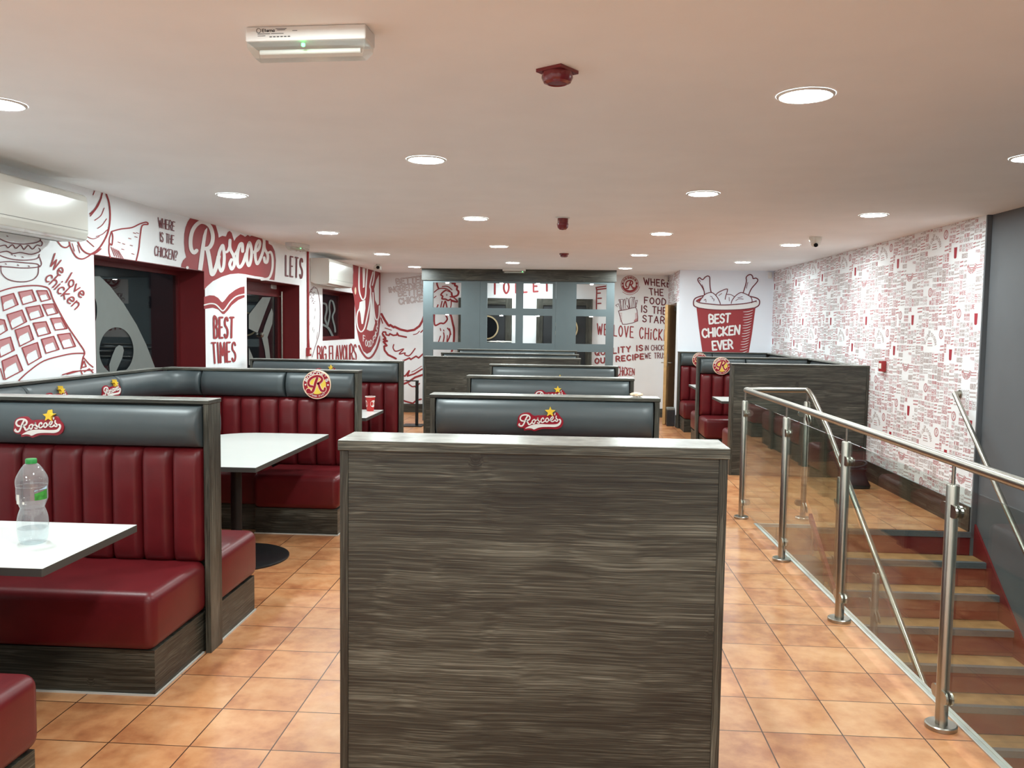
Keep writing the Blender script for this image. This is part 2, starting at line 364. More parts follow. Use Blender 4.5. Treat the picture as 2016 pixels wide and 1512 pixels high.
class Mural:
    """flat print lying on one wall plane; strokes and fills are drawn in photo pixels and carried onto the plane"""
    def __init__(s, fn): s.fn = fn; s.mb = MB(); s.k = 0; s.f = 1.0; s.reg(0, 0, 1)
    def reg(s, x0, y0, sc): s.x0, s.y0, s.sc = x0, y0, sc; return s
    def P(s, q): return (s.x0+q[0]*s.sc, s.y0+q[1]*s.sc)
    def raw(s, pts, w, m, lay, disc=True):
        W = w if isinstance(w, (list, tuple)) else [w]*len(pts)
        h0 = lay*.0016
        for i in range(len(pts)-1):
            (ax, ay), (bx, by) = pts[i], pts[i+1]; dx, dy = bx-ax, by-ay; l = math.hypot(dx, dy)
            if l < 1e-6: continue
            nx, ny = -dy/l/2, dx/l/2; wa, wb = W[i], W[i+1]
            s.k = (s.k+1) % 23; h = h0+s.k*1.4e-5
            q = [(ax+nx*wa, ay+ny*wa), (bx+nx*wb, by+ny*wb), (bx-nx*wb, by-ny*wb), (ax-nx*wa, ay-ny*wa)]
            s.mb.add([s.fn(x, y, h) for x, y in q], [(0, 1, 2, 3)], m)
        if disc:
            for (x, y), ww in zip(pts, W):
                s.k = (s.k+1) % 23; h = h0+s.k*1.4e-5
                k = 8; s.mb.add([s.fn(x+ww/2*math.cos(2*PI*i/k), y+ww/2*math.sin(2*PI*i/k), h) for i in range(k)], [tuple(range(k))], m)
    def st(s, pts, w=1.5, m=0, lay=2, closed=False, smooth=True, taper=False):
        p = [s.P(q) for q in pts]
        p = cr(p, 4, closed) if smooth else p
        if closed: p = p+[p[0]]
        if taper:
            n = len(p)-1; w = [w*(.25+.75*math.sin(PI*min(1, max(0, i/n)))**.6) for i in range(n+1)]
        if s.f != 1: w = [q*s.f for q in w] if isinstance(w, list) else w*s.f
        s.raw(p, w, m, lay)
    def poly(s, pts, m=0, lay=1, smooth=False, holes=()):
        p = [s.P(q) for q in pts]; p = cr(p, 4, True) if smooth else p
        H = [cr([s.P(q) for q in h], 4, True) for h in holes]
        lp = [p]+H; tr = tessellate_polygon([[Vector((x, y, 0)) for x, y in l] for l in lp]); fl = [q for l in lp for q in l]
        s.mb.add([s.fn(x, y, lay*.0016) for x, y in fl], [tuple(t) for t in tr], m)
    def ell(s, cx, cyy, rx, ry, m=0, lay=1, n=40):
        s.poly([(cx+rx*math.cos(2*PI*i/n), cyy+ry*math.sin(2*PI*i/n)) for i in range(n)], m, lay)
    def text(s, t, tl, tr, br, bl, w=1.8, m=0, lay=3, gap=.2):
        st, W = layout(t, gap); tl, tr, br, bl = (s.P(q) for q in (tl, tr, br, bl))
        def bi(u, v):
            u /= W
            return tuple((bl[i]*(1-u)+br[i]*u)*(1-v)+(tl[i]*(1-u)+tr[i]*u)*v for i in (0, 1))
        for pl, rd in st:
            q = cr(pl, 3) if rd else pl
            s.raw([bi(a, b) for a, b in q], w, m, lay)
    def obj(s, name, mats, parent): return s.mb.obj(name, mats, parent, fix=False)

# ================================================================== SETTING
def edge_x(y): return 1.639 + (7.109-y)*(1.695-1.639)/(7.109-3.202)
m = MB(); m.prism([(-4.0, FRONT), (edge_x(FRONT), FRONT), (1.639, 7.109), (2.10, 7.109), (2.10, 7.075), (3.62, 7.075), (3.62, BY+.3), (-4.0, BY+.3)], lambda u, v, h: (u, v, h), -.25, 0)
struct('floor', m, 'floor_tile')
m = MB(); m.box(-4.0, FRONT-.2, CZ, 3.75, BY+.4, CZ+.12); struct('ceiling', m, 'ceiling_paint')
W1 = (5.958, 7.849, .80, 2.124); D1 = (8.90, 10.705, 0.0, 2.125); W2 = (11.74, 13.558, 1.389, 2.13)
X0 = LX-TREVEAL
m = MB(); ys = [FRONT, W1[0], W1[1], D1[0], D1[1], W2[0], W2[1], BY]
for a, b in ((0, 1), (2, 3), (4, 5), (6, 7)): m.box(X0, ys[a], 0, LX, ys[b], CZ)
for (a, b, z0, z1) in (W1, D1, W2):
    m.box(X0, a, z1, LX, b, CZ)
    if z0 > 0: m.box(X0, a, 0, LX, b, z0)
WALL_L = struct('wall_left', m, 'wall_white')
m = MB(); m.box(-4.0, BY, 0, 3.62, BY+.15, CZ); WALL_B = struct('wall_back', m, 'wall_white')
m = MB(); m.box(RETX, BESTY, 0, RX, BESTY+.12, CZ); WALL_BEST = struct('wall_back_right', m, 'wall_bestwall')
m = MB(); m.box(RX, 7.05, 0, 3.62, BY, CZ); WALL_R = struct('wall_right', m, 'wall_white')
m = MB(); m.box(GX, FRONT, -2.95, 3.62, 7.049, CZ); struct('wall_right_near', m, 'wall_grey')
m = MB(); m.box(RX+.001, 7.03, -.3, GX-.001, 7.048, CZ); struct('trim_1', m, 'wall_grey')
m = MB(); m.box(-4.0, FRONT-.15, -2.95, 3.62, FRONT, CZ); struct('wall_front', m, 'wall_white')
m = MB(); m.box(RETX, BESTY+.121, 2.06, RETX+.12, BY, CZ); m.box(RETX, BESTY+.121, 0, RETX+.12, BESTY+.30, 2.06); m.box(RETX, 15.12, 0, RETX+.12, BY, 2.06)
WALL_RET = struct('wall_return', m, 'wall_white')
m = MB(); m.box(1.5, FRONT, -2.95, 1.60, 7.2, -.255); struct('wall_stairwell_left', m, 'void_brown')
m = MB(); m.box(1.61, 7.12, -2.95, 3.46, 7.22, -.255); struct('wall_stairwell_back', m, 'void_brown')
m = MB(); m.box(1.5, FRONT, -3.05, 3.62, 7.3, -2.951); struct('floor_lower', m, 'void_brown')
# aluminium edge trims round the stairwell
m = MB()
def trim_fn(u, v, h): return (u, v, h)
for o0, o1, h in ((-.020, -.006, .006), (-.006, .006, .003), (.006, .022, .007)):
    m.prism([(edge_x(FRONT)+o0, FRONT), (edge_x(FRONT)+o1, FRONT), (1.639+o1, 7.109-max(0, o1)), (1.639+o0, 7.109-max(0, o1))], trim_fn, -.02, h)
struct('trim_2', m, 'aluminium')
m = MB(); m.box(1.62, 7.104, -.02, 2.10, 7.126, .006); struct('trim_3', m, 'aluminium')
# skirtings
m = MB(); m.box(RX-.014, 7.05, 0, RX-.0005, 9.478, .205); struct('baseboard_right', m, 'wood_y')
m = MB(); m.box(LX, BY-.016, 0, -2.0, BY-.0005, .16); m.box(.53, BY-.016, 0, 1.84, BY-.0005, .16); struct('baseboard_back', m, 'wood_x')
m = MB(); m.box(LX+.0005, 8.75, 0, LX+.014, 8.85, .16); m.box(LX+.0005, 10.76, 0, LX+.014, BY-.02, .16); struct('baseboard_left', m, 'wood_y')
m = MB(); m.box(RETX-.014, BESTY-.013, 0, RETX+.03, BESTY-.0005, .205); struct('baseboard_back_right', m, 'wood_x')

# ---- left wall openings
PANE_X = LX-.27
def reveal(mb, y0, y1, z0, z1, t=.006):
    mb.box(X0, y0, z1-t, LX-.0005, y1, z1-.0005); mb.box(X0, y0+.0005, z0, LX-.0005, y0+t, z1-t); mb.box(X0, y1-t, z0, LX-.0005, y1-.0005, z1-t)
    if z0 > 0: mb.box(X0, y0+t, z0+.0005, LX-.0005, y1-t, z0+t)
def opening(name, rec, fw, top, mullions=()):
    y0, y1, z0, z1 = rec
    mb = MB(); reveal(mb, *rec); r = struct(name, mb, 'reveal_red')
    f = MB(); a0, a1, b0, b1 = y0+.007, y1-.007, z0+(.007 if z0 else .0), z1-.007
    xa, xb = PANE_X-.025, PANE_X+.025
    f.box(xa, a0, b0, xb, a0+fw, b1); f.box(xa, a1-fw, b0, xb, a1, b1); f.box(xa, a0+fw, b1-top, xb, a1-fw, b1); f.box(xa, a0+fw, b0, xb, a1-fw, b0+fw)
    for ym in mullions: f.box(xa, ym-.02, b0+fw, xb, ym+.02, b1-top)
    f.obj('window_frame', 'frame_red', r)
    p = MB(); p.box(PANE_X-.004, a0+fw, b0+fw, PANE_X+.004, a1-fw, b1-top); p.obj('window_pane', 'pane_glass', r)
    return r
w1 = opening('window_1', W1, .035, .04)
d1 = opening('door_1', D1, .06, .15)
w2 = opening('window_2', W2, .04, .04)
def glassfn(px, py, h): p = onX(px, py, PANE_X+.006); return (p.x+h, p.y, p.z)
def decal(parent, shapes, reg):
    M_ = Mural(glassfn); M_.reg(*reg)
    for s in shapes:
        if s[0] == 'p': M_.poly(s[1], 0, 1, holes=s[2])
        else: M_.st(s[1], s[2], 0, 1 if len(s) < 4 else s[3])
    return M_.obj('frosted_decal', 'frost', parent)
ell = lambda cx, c_y, rx, ry, n=28: [(cx+rx*math.cos(2*PI*i/n), c_y+ry*math.sin(2*PI*i/n)) for i in range(n)]
decal(w1, [('p', [(-120, 275), (100, 275), (230, 400), (400, 620), (560, 880), (680, 1130), (780, 1390), (815, 1520), (-120, 1520)], [ell(5, 700, 62, 190)+[], ell(308, 1200, 212, 290)]),
           ('p', [(340, 1130), (385, 1145), (400, 1195), (380, 1290), (330, 1400), (290, 1490), (225, 1490), (220, 1370), (260, 1250), (300, 1160)], [])], (180, 500, .1587))
decal(d1, [('p', [(165, 670), (210, 610), (390, 380), (530, 380), (430, 640), (310, 970), (165, 900)], []),
           ('p', [(545, 560), (566, 640), (553, 820), (475, 1040), (500, 1200), (530, 1500), (460, 1500), (430, 1250), (378, 1030), (430, 850), (500, 660)], []),
           ('p', [(165, 1210), (235, 1380), (240, 1500), (165, 1500)], [])], (470, 540, .119))
decal(w2, [('s', [(375, 350), (440, 370), (455, 480), (425, 640), (470, 760)], 3.6), ('s', [(470, 760), (510, 560), (500, 420), (520, 300), (570, 330), (600, 480), (560, 600), (600, 780), (610, 880)], 3.2, 2), ('s', [(370, 745), (480, 810), (560, 960)], 4.2, 3)], (595, 560, .10584))
m = MB(); q = [glassfn(547, y, .03) for y in (574, 715)]; m.tube([(q[0][0]+.02, q[0][1], q[0][2]), (q[0][0]+.02, q[0][1], .35)], .013)
m.tube([(q[0][0]-.01, q[0][1], q[0][2]-.06), (q[0][0]+.02, q[0][1], q[0][2]-.06)], .01); m.tube([(q[0][0]-.01, q[0][1], .45), (q[0][0]+.02, q[0][1], .45)], .01)
m.obj('pull_handle', 'steel', d1, smooth=True)
k = glassfn(513, 659, .0); m = MB(); m.lathe([(.0, -.006), (.02, -.006), (.032, .012), (.03, .03), (0, .036)], k, 18, axis=0); m.obj('lock_knob', 'steel', d1, smooth=True)
k = glassfn(534, 566, .0); m = MB(); m.rbox(k[0]-.005, k[1]-.09, k[2]-.02, k[0]+.04, k[1]+.09, k[2]+.035, .006); m.obj('door_closer', 'aluminium', d1)

# ---- toilet doors in the back wall
def toilet_door(name, x0, x1):
    t, fw = 2.14, .118
    d = MB(); d.box(x0+fw, BY-.02, 0, x1-fw, BY-.001, t-fw); root = struct(name, d, 'door_dark')
    f = MB(); f.box(x0, BY-.05, 0, x0+fw, BY-.0005, t); f.box(x1-fw, BY-.05, 0, x1, BY-.0005, t); f.obj('door_frame', 'wood_z', root)
    f = MB(); f.box(x0+fw, BY-.05, t-fw, x1-fw, BY-.0005, t); f.obj('frame_head', 'wood_x', root)
    c = ((x0+x1)/2+.03, BY-.021, 1.60)
    r = MB(); r.lathe([(.196, 0), (.196, -.016), (.222, -.016), (.222, 0)], c, 40, axis=1, cap=False); r.obj('porthole_ring', 'brass_ring', root, smooth=True)
    g = MB(); g.lathe([(0, -.006), (.197, -.006), (.197, 0)], c, 40, axis=1); g.obj('porthole_glass', 'lens_black', root)
    return root
toilet_door('door_2', -1.972, -.985); toilet_door('door_3', -.535, .487)
# ---- open wooden door by the bucket wall
hx, hy, fx, fy = 1.955, 15.05, 1.69, 14.30
dv = Vector((fx-hx, fy-hy, 0)); LW_ = dv.length; du = dv.normalized(); dn = Vector((du.y, -du.x, 0))
def leaf(u, v, h): p = Vector((hx, hy, 0))+du*u+dn*v; return (p.x, p.y, h)
def leafbox(mb, u0, u1, v0, v1, z0, z1):
    vs = [leaf(u, v, z) for z in (z0, z1) for v in (v0, v1) for u in (u0, u1)]
    return mb.add(vs, [(0, 2, 3, 1), (4, 5, 7, 6), (0, 1, 5, 4), (2, 6, 7, 3), (0, 4, 6, 2), (1, 3, 7, 5)])
m = MB(); leafbox(m, 0, LW_, -.024, .024, .006, 2.03); door4 = struct('door_4', m, 'pine')
for s in (-1, 1):
    m = MB(); leafbox(m, LW_-.09, LW_-.045, .025*s, .031*s, .98, 1.2)
    m.tube([leaf(LW_-.065, .028*s, 1.05), leaf(LW_-.065, .075*s, 1.05), leaf(LW_-.17, .08*s, 1.05)], .009, 10); m.obj('lever_handle', 'steel', door4, smooth=True)
m = MB(); leafbox(m, .05, .32, -.085, -.025, 1.93, 2.02); m.obj('door_closer', 'vent_dark', door4)

# ---- hand-painted murals
RED = ['print_red', 'print_dark', 'print_pale', 'print_grey', 'print_white', 'badge_cream']
def lw(px, py, h): p = onX(px, py, LX); return (p.x+h+.0004, p.y, p.z)
ML = Mural(lw); ML.reg(0, 300, .3041); ML.f = 1.35
for pts in ([(-40, 505), (60, 508), (150, 520)], [(-30, 540), (0, 562), (60, 585), (150, 594), (230, 584), (260, 568), (252, 556)], [(-20, 612), (30, 600), (48, 618), (78, 598), (100, 622), (130, 600), (152, 628), (180, 602), (208, 626), (236, 600), (262, 606), (272, 585), (255, 570)],
            [(-20, 652), (40, 640), (80, 655), (130, 648), (200, 660), (256, 640), (248, 620)], [(-20, 660), (60, 688), (150, 698), (235, 688), (252, 660)], [(252, 676), (266, 720), (254, 742)], [(-10, 712), (60, 706), (150, 714), (236, 722), (242, 742), (150, 748), (60, 742), (-10, 738)], [(2, 735), (8, 782), (50, 822), (130, 838), (205, 826), (242, 790), (246, 742)]):
    ML.st(pts, 1.3, 1, 2)
for (x, y) in [(40, 540), (90, 668), (140, 676), (30, 720), (110, 728), (180, 734), (70, 660)]: ML.st([(x, y), (x+8, y+4)], 1.1, 1, 2, smooth=False)
ML.st([(-10, 902), (80, 875), (200, 862), (280, 868), (318, 890), (345, 960), (420, 1100), (500, 1220), (545, 1290), (535, 1330), (522, 1400)], 1.8, 0, 2)
ML.st([(540, 1300), (470, 1302), (400, 1315), (280, 1350), (180, 1420), (120, 1475)], 1.8, 0, 2)
ML.st([(0, 1400), (20, 1470)], 1.5, 0, 2)
for q in ([(5, 935), (85, 912), (115, 985), (20, 1025)], [(118, 905), (205, 890), (232, 960), (145, 985)], [(235, 895), (300, 895), (325, 950), (265, 965)], [(-40, 1075), (25, 1085), (45, 1150), (-20, 1190)], [(42, 1050), (140, 1020), (170, 1095), (75, 1145)], [(165, 1005), (255, 990), (280, 1060), (195, 1085)], [(272, 985), (345, 980), (372, 1040), (305, 1055)], [(-20, 1220), (65, 1195), (90, 1280), (0, 1325)], [(95, 1150), (185, 1120), (215, 1210), (125, 1255)], [(212, 1105), (295, 1095), (325, 1170), (245, 1190)], [(325, 1075), (395, 1070), (432, 1140), (355, 1150)], [(10, 1350), (105, 1310), (145, 1410), (30, 1470)], [(140, 1265), (240, 1230), (265, 1325), (180, 1375)], [(265, 1210), (345, 1190), (380, 1275), (295, 1300)], [(370, 1180), (450, 1170), (487, 1255), (410, 1270)]):
    a, b, c, d = q; L_ = lambda p, r, t: (p[0]*(1-t)+r[0]*t, p[1]*(1-t)+r[1]*t)
    ML.poly([a, b, c, L_(c, d, .18), L_(L_(b, a, .18), L_(c, d, .18), .4), L_(L_(a, b, .2), L_(d, c, .2), .45), L_(d, a, .35)], 2, 1)
    ML.st(q, 1.5, 0, 2, closed=True, smooth=False)
for pts in ([(400, 1440), (470, 1418), (600, 1408)], [(430, 1436), (520, 1412), (530, 1434)], [(525, 1392), (542, 1350), (556, 1386), (525, 1392)], [(540, 1330), (575, 1370), (600, 1390)], [(545, 1420), (575, 1400), (600, 1425)]): ML.st(pts, 1.6, 0, 2, smooth=False)
for pts, wd in (([(682, 262), (704, 330), (710, 430), (692, 530), (640, 620), (585, 660)], 2.2), ([(660, 262), (645, 310), (610, 370), (580, 398)], 2.0), ([(655, 290), (630, 350), (582, 412)], 1.7), ([(370, 575), (395, 606), (425, 616), (450, 600)], 1.8), ([(445, 575), (458, 620), (490, 675), (530, 690), (570, 672), (590, 655)], 2.0), ([(500, 575), (530, 630), (570, 656), (610, 655), (650, 625)], 2.0), ([(672, 360), (650, 410), (610, 440)], 1.1), ([(688, 430), (660, 470), (630, 492)], 1.1), ([(694, 500), (660, 530), (620, 545)], 1.1), ([(560, 545), (600, 560), (640, 545)], 1.1), ([(610, 250), (600, 275)], 1.3), ([(465, 590), (480, 640)], 1.0), ([(500, 600), (515, 650)], 1.0), ([(560, 570), (605, 610)], 1.2)): ML.st(pts, wd, 0, 2)
for pts, wd in (([(720, 512), (780, 496), (850, 487), (905, 462), (945, 452), (955, 466), (918, 474), (905, 545), (896, 630), (880, 700)], 1.9), ([(720, 512), (728, 545), (722, 600), (706, 590), (703, 640), (712, 680)], 1.7), ([(720, 512), (706, 560), (706, 600)], 1.6)): ML.st(pts, wd, 0, 2)
for i in range(5): ML.st([(716+i*12, 612+i*6), (740+i*14, 672+i*4)], 1.0, 0, 2, smooth=False)
for x, y in [(760, 580), (790, 590), (785, 625), (830, 555), (840, 600), (850, 655), (880, 520), (870, 545), (860, 520)]: ML.st([(x, y), (x+16, y+5)], .9, 0, 2, smooth=False)
ML.text('WHERE', (1020, 422), (1130, 452), (1124, 508), (1026, 486), 1.6, 1); ML.text('IS THE', (1032, 516), (1124, 540), (1120, 594), (1034, 576), 1.6, 1); ML.text('CHICKEN?', (1000, 606), (1146, 640), (1140, 700), (998, 666), 1.6, 1)
ML.text('We love', (352, 655), (560, 890), (522, 945), (315, 728), 2.5, 0); ML.text('chicken', (340, 765), (535, 962), (482, 1016), (285, 822), 2.5, 0)
# big script logo
ML.f = 1.0
ML.reg(350, 420, .13224)
ML.poly([(180, 73), (320, 106), (480, 150), (562, 176), (600, 310), (606, 362), (660, 335), (715, 345), (740, 280), (770, 262), (800, 290), (836, 412), (870, 360), (930, 312), (970, 330), (1000, 350), (1040, 320), (1070, 345), (1100, 330), (1250, 370), (1262, 402), (1312, 400), (1346, 410), (1352, 452), (1402, 480), (1440, 560), (1458, 700), (1452, 850), (1434, 996), (1366, 985), (1250, 948), (1150, 935), (1000, 905), (900, 895), (780, 905), (650, 945), (520, 1010), (430, 1090), (388, 1140), (388, 858), (46, 800), (52, 755), (75, 700), (122, 655), (100, 560), (90, 430), (95, 300), (115, 200), (145, 125)], 0, 1)
WST = lambda p, wd, **k: ML.st(p, wd*.13224, 4, 3, **k)
WST([(272, 555), (232, 585), (190, 525), (182, 400), (205, 275), (260, 180), (335, 130), (415, 145), (478, 205), (512, 320), (505, 430), (462, 508), (408, 527)], 58)
ML.poly([(430, 212), (395, 250), (368, 330), (330, 550), (310, 700), (293, 842), (355, 852), (377, 700), (392, 550), (404, 420), (432, 240)], 4, 3)
WST([(430, 525), (455, 640), (480, 800), (500, 905), (535, 870), (575, 760), (602, 640)], 62)
WST([(655, 480), (605, 600), (602, 750), (635, 860), (672, 800), (685, 650), (672, 520)], 46, closed=True); WST([(685, 580), (735, 565), (765, 480)], 36)
WST([(770, 400), (770, 520), (825, 640), (835, 760), (795, 830), (765, 760), (792, 690)], 46); WST([(830, 630), (870, 560), (895, 510)], 30)
WST([(958, 565), (950, 455), (912, 480), (882, 600), (880, 740), (912, 802), (965, 740), (1012, 600)], 48)
WST([(1060, 435), (1025, 560), (1022, 700), (1050, 780), (1080, 700), (1092, 560)], 44, closed=True); WST([(1085, 560), (1125, 580)], 34)
WST([(1120, 580), (1190, 540), (1217, 450), (1195, 408), (1160, 480), (1145, 620), (1170, 750), (1212, 700), (1262, 560), (1280, 430)], 42)
WST([(1280, 400), (1285, 520), (1332, 620), (1322, 725), (1290, 722), (1280, 660)], 40)
WST([(1330, 600), (1375, 575), (1402, 650), (1405, 780), (1388, 880), (1345, 965), (1240, 985)], 34); WST([(1448, 560), (1458, 700), (1440, 990)], 9)
ML.ell(135, 808, 22, 22, 4, 3)
ML.poly([(388, 1245), (470, 1220), (540, 1225), (600, 1260), (640, 1310), (660, 1325), (690, 1300), (760, 1210), (850, 1140), (930, 1100), (992, 1088), (992, 1250), (900, 1290), (800, 1370), (740, 1450), (690, 1500), (660, 1495), (600, 1430), (520, 1405), (388, 1425)], 0, 1)
WST([(388, 1365), (470, 1345), (540, 1350), (590, 1385), (640, 1440), (672, 1448), (712, 1405), (780, 1310), (870, 1235), (992, 1203)], 20)
ML.reg(300, 400, .2381)
ML.text('BEST', (505, 945), (668, 945), (664, 1110), (508, 1114), 3.9, 0, gap=.34); ML.text('TIMES', (486, 1155), (684, 1150), (684, 1304), (498, 1324), 3.3, 0, gap=.28); ML.text('LETS', (1100, 434), (1240, 460), (1236, 620), (1100, 600), 3.0, 1, gap=.5)
ML.reg(595, 560, .10584)
ML.text('BIG', (280, 1160), (440, 1150), (440, 1420), (284, 1425), 2.2, 0); ML.text('FLAVOURS', (500, 1148), (1000, 1118), (1000, 1420), (505, 1425), 2.2, 0, gap=.18)
for pts in ([(215, 45), (150, 110), (118, 250), (102, 400), (106, 600), (115, 800), (122, 1000), (132, 1170)], [(200, 45), (260, 70), (290, 140), (322, 300), (330, 500), (325, 800), (300, 960), (250, 1120), (180, 1350)]): ML.st(pts, .9, 1, 2)
for i in range(26): x, y = 140+random.random()*90, 60+random.random()*300; ML.st([(x, y), (x+25-random.random()*10, y-14+random.random()*30)], .8, 1, 2, smooth=False)
for i in range(8): x, y = 140+random.random()*150, 400+random.random()*700; ML.st([(x, y), (x-6, y+60)], .6, 3, 2, smooth=False)
ML.reg(600, 480, .18519)
ML.poly([(510, 212), (560, 232), (680, 262), (806, 300), (806, 420), (806, 700), (800, 850), (785, 960), (750, 1070), (700, 1150), (660, 1170), (620, 1140), (575, 1020), (545, 880), (535, 700), (520, 560), (498, 480), (505, 400), (515, 300)], 0, 1)
ML.st([(575, 1085), (615, 1165), (665, 1215), (715, 1195), (765, 1110), (803, 985)], 3.8, 0, 1)
CST = lambda p, wd, **k: ML.st(p, wd*.18519, 4, 3, **k)
CST([(577, 235), (573, 420), (580, 520), (610, 592), (640, 560), (650, 420), (662, 262)], 15)
ML.poly([(580, 620), (640, 596), (642, 690), (616, 852), (600, 852), (588, 740), (572, 690)], 4, 3)
CST([(578, 690), (555, 740), (550, 830), (565, 900), (595, 935), (630, 900), (655, 800), (686, 640), (698, 500), (690, 440), (722, 300)], 14)
ML.poly([(700, 500), (725, 700), (745, 840), (722, 920), (690, 927), (655, 910), (682, 800), (695, 650)], 4, 3)
ML.poly([(760, 380), (786, 330), (786, 640), (770, 652), (745, 600), (735, 480)], 4, 3)
CST([(722, 520), (730, 680), (747, 790), (770, 805), (786, 760), (790, 660)], 13); CST([(738, 290), (730, 380), (715, 440)], 13); ML.poly([(610, 255), (640, 262), (632, 460), (615, 470)], 4, 3)
ML.ell(535, 500, 10, 40, 5, 3)
for ch, x, y, dx, dy in (('F', 618, 1000, 20, 12), ('O', 642, 1050, 20, 6), ('O', 668, 1062, 20, 0), ('D', 693, 1058, 20, -8), ('F', 724, 1020, 16, -18), ('A', 742, 975, 14, -24), ('S', 758, 920, 10, -28), ('T', 768, 868, 8, -30)):
    ML.text(ch, (x, y-30), (x+dx, y-30+dy), (x+dx, y+34+dy), (x, y+34), 1.3, 4)
ML.obj('wall_mural', RED, WALL_L)

def bw_(px, py, h): p = onY(px, py, BY); return (p.x, p.y-h-.0004, p.z)
MBk = Mural(bw_); MBk.f = 1.5; MBk.reg(740, 540, .17192)
for t, q in (('BETTER', [(230, 58), (555, 18), (550, 92), (238, 112)]), ('INGREDIENTS', [(145, 155), (650, 70), (650, 145), (155, 208)]), ('BETTER', [(256, 190), (565, 150), (562, 225), (262, 252)]), ('CHICKEN', [(258, 282), (590, 232), (590, 300), (272, 345)])):
    MBk.text(t, *q, 2.6, 3, 2); MBk.text(t, *q, 1.0, 4, 3)
BS = lambda p, wd=10, **k: MBk.st(p, wd*.17192, 0, 2, **k)
BS([(65, 455), (100, 520), (140, 580), (155, 590), (165, 580), (205, 608), (215, 600), (280, 632), (360, 650), (440, 636), (500, 592), (535, 530), (560, 455), (600, 400)], 17, smooth=False)
for p, wd in (([(58, 500), (78, 560)], 8), ([(105, 615), (180, 640)], 6), ([(350, 720), (260, 702), (245, 672), (240, 695), (200, 700), (160, 680), (150, 700), (118, 692), (112, 662), (85, 660), (75, 680), (85, 705)], 12), ([(80, 690), (112, 735), (88, 745), (130, 765), (88, 772), (112, 800), (125, 816), (95, 825), (100, 870), (140, 922), (190, 946), (230, 966)], 15), ([(205, 805), (198, 845), (230, 882), (318, 855), (268, 912), (335, 900), (330, 920), (385, 930), (450, 850)], 9), ([(430, 690), (470, 680), (500, 650)], 6), ([(515, 665), (560, 620)], 9), ([(300, 995), (340, 980), (385, 958), (400, 975), (460, 938), (490, 958), (545, 908), (620, 880)], 12), ([(300, 1160), (335, 1165), (382, 1105), (362, 1165), (440, 1140), (530, 1085)], 12), ([(410, 1120), (460, 1095), (525, 1052)], 5), ([(300, 1262), (370, 1235), (450, 1180), (540, 1150)], 15), ([(300, 1226), (355, 1212)], 6), ([(375, 1255), (420, 1286), (475, 1272), (500, 1250)], 9), ([(440, 1280), (470, 1310), (485, 1350)], 8), ([(300, 1440), (350, 1458), (425, 1478)], 12), ([(430, 1472), (470, 1440), (520, 1430)], 12)): BS(p, wd, smooth=wd not in (12, 15))
# rooster's head and neck
for p, wd in (([(705, 60), (700, 110), (718, 160)], 12), ([(668, 205), (720, 167), (790, 162), (845, 190), (874, 228)], 8), ([(760, 140), (820, 138), (872, 178)], 7), ([(850, 70), (880, 105), (905, 100), (905, 128), (932, 140), (928, 175), (948, 200), (935, 240), (880, 256), (868, 215)], 14), ([(800, 183), (768, 205), (745, 235), (766, 252), (758, 280), (800, 285), (828, 300), (856, 285)], 12), ([(800, 183), (868, 208)], 7), ([(850, 258), (895, 268), (936, 315), (880, 300), (856, 290)], 9), ([(856, 292), (880, 312), (932, 320)], 7), ([(666, 270), (690, 250)], 6), ([(712, 350), (700, 380)], 10), ([(758, 310), (745, 370), (742, 420)], 9), ([(770, 380), (795, 308), (815, 380)], 10), ([(862, 300), (864, 345), (850, 400)], 8), ([(672, 440), (668, 520), (680, 585), (740, 560), (780, 562), (818, 515), (800, 465), (790, 440)], 12), ([(835, 420), (862, 480), (880, 560), (896, 640), (890, 790), (870, 880)], 15), ([(822, 618), (852, 660), (842, 720), (818, 772)], 11), ([(845, 622), (860, 690)], 7), ([(740, 708), (712, 790)], 8), ([(776, 668), (782, 720), (768, 790)], 9), ([(738, 620), (744, 645)], 7), ([(775, 636), (780, 650)], 7), ([(820, 700), (812, 790)], 7)): BS(p, wd)
MBk.ell(812, 236, 9, 12, 3, 2)
# right part of the back wall
MBk.reg(820, 500, .20337)
MBk.text('TOILET', (735, 264), (1285, 264), (1285, 356), (735, 388), 3.6, 0, gap=.75)
for p in ([(1738, 325), (1832, 312)], [(1742, 346), (1834, 334)], [(1745, 346), (1742, 440), (1742, 600)], [(1738, 325), (1745, 346)], [(1755, 380), (1780, 378)], [(1755, 430), (1790, 428)], [(1755, 480), (1785, 478)]): MBk.st(p, 1.6, 0, 2, smooth=False)
MBk.reg(1200, 530, .08598); MBk.f = 1.0
MBk.ell(463, 350, 206, 204, 0, 1); MBk.st([(300, 520), (400, 575), (520, 575), (640, 500), (690, 400)], 1.0, 0, 1)
for i in range(48):
    a0, a1 = 2*PI*i/48, 2*PI*(i+1)/48
    MBk.st([(463+190*math.cos(a0), 350+188*math.sin(a0)), (463+190*math.cos(a1), 350+188*math.sin(a1))], .7, 4, 2, smooth=False)
MBk.ell(463, 350, 138, 132, 4, 2)
MBk.st([(398, 400), (372, 370), (385, 300), (440, 262), (510, 270), (530, 320), (500, 350), (455, 352)], 2.6, 0, 3); MBk.st([(480, 290), (455, 370), (425, 440), (385, 440)], 2.8, 0, 3); MBk.st([(480, 352), (515, 400), (535, 440), (560, 420)], 2.6, 0, 3)
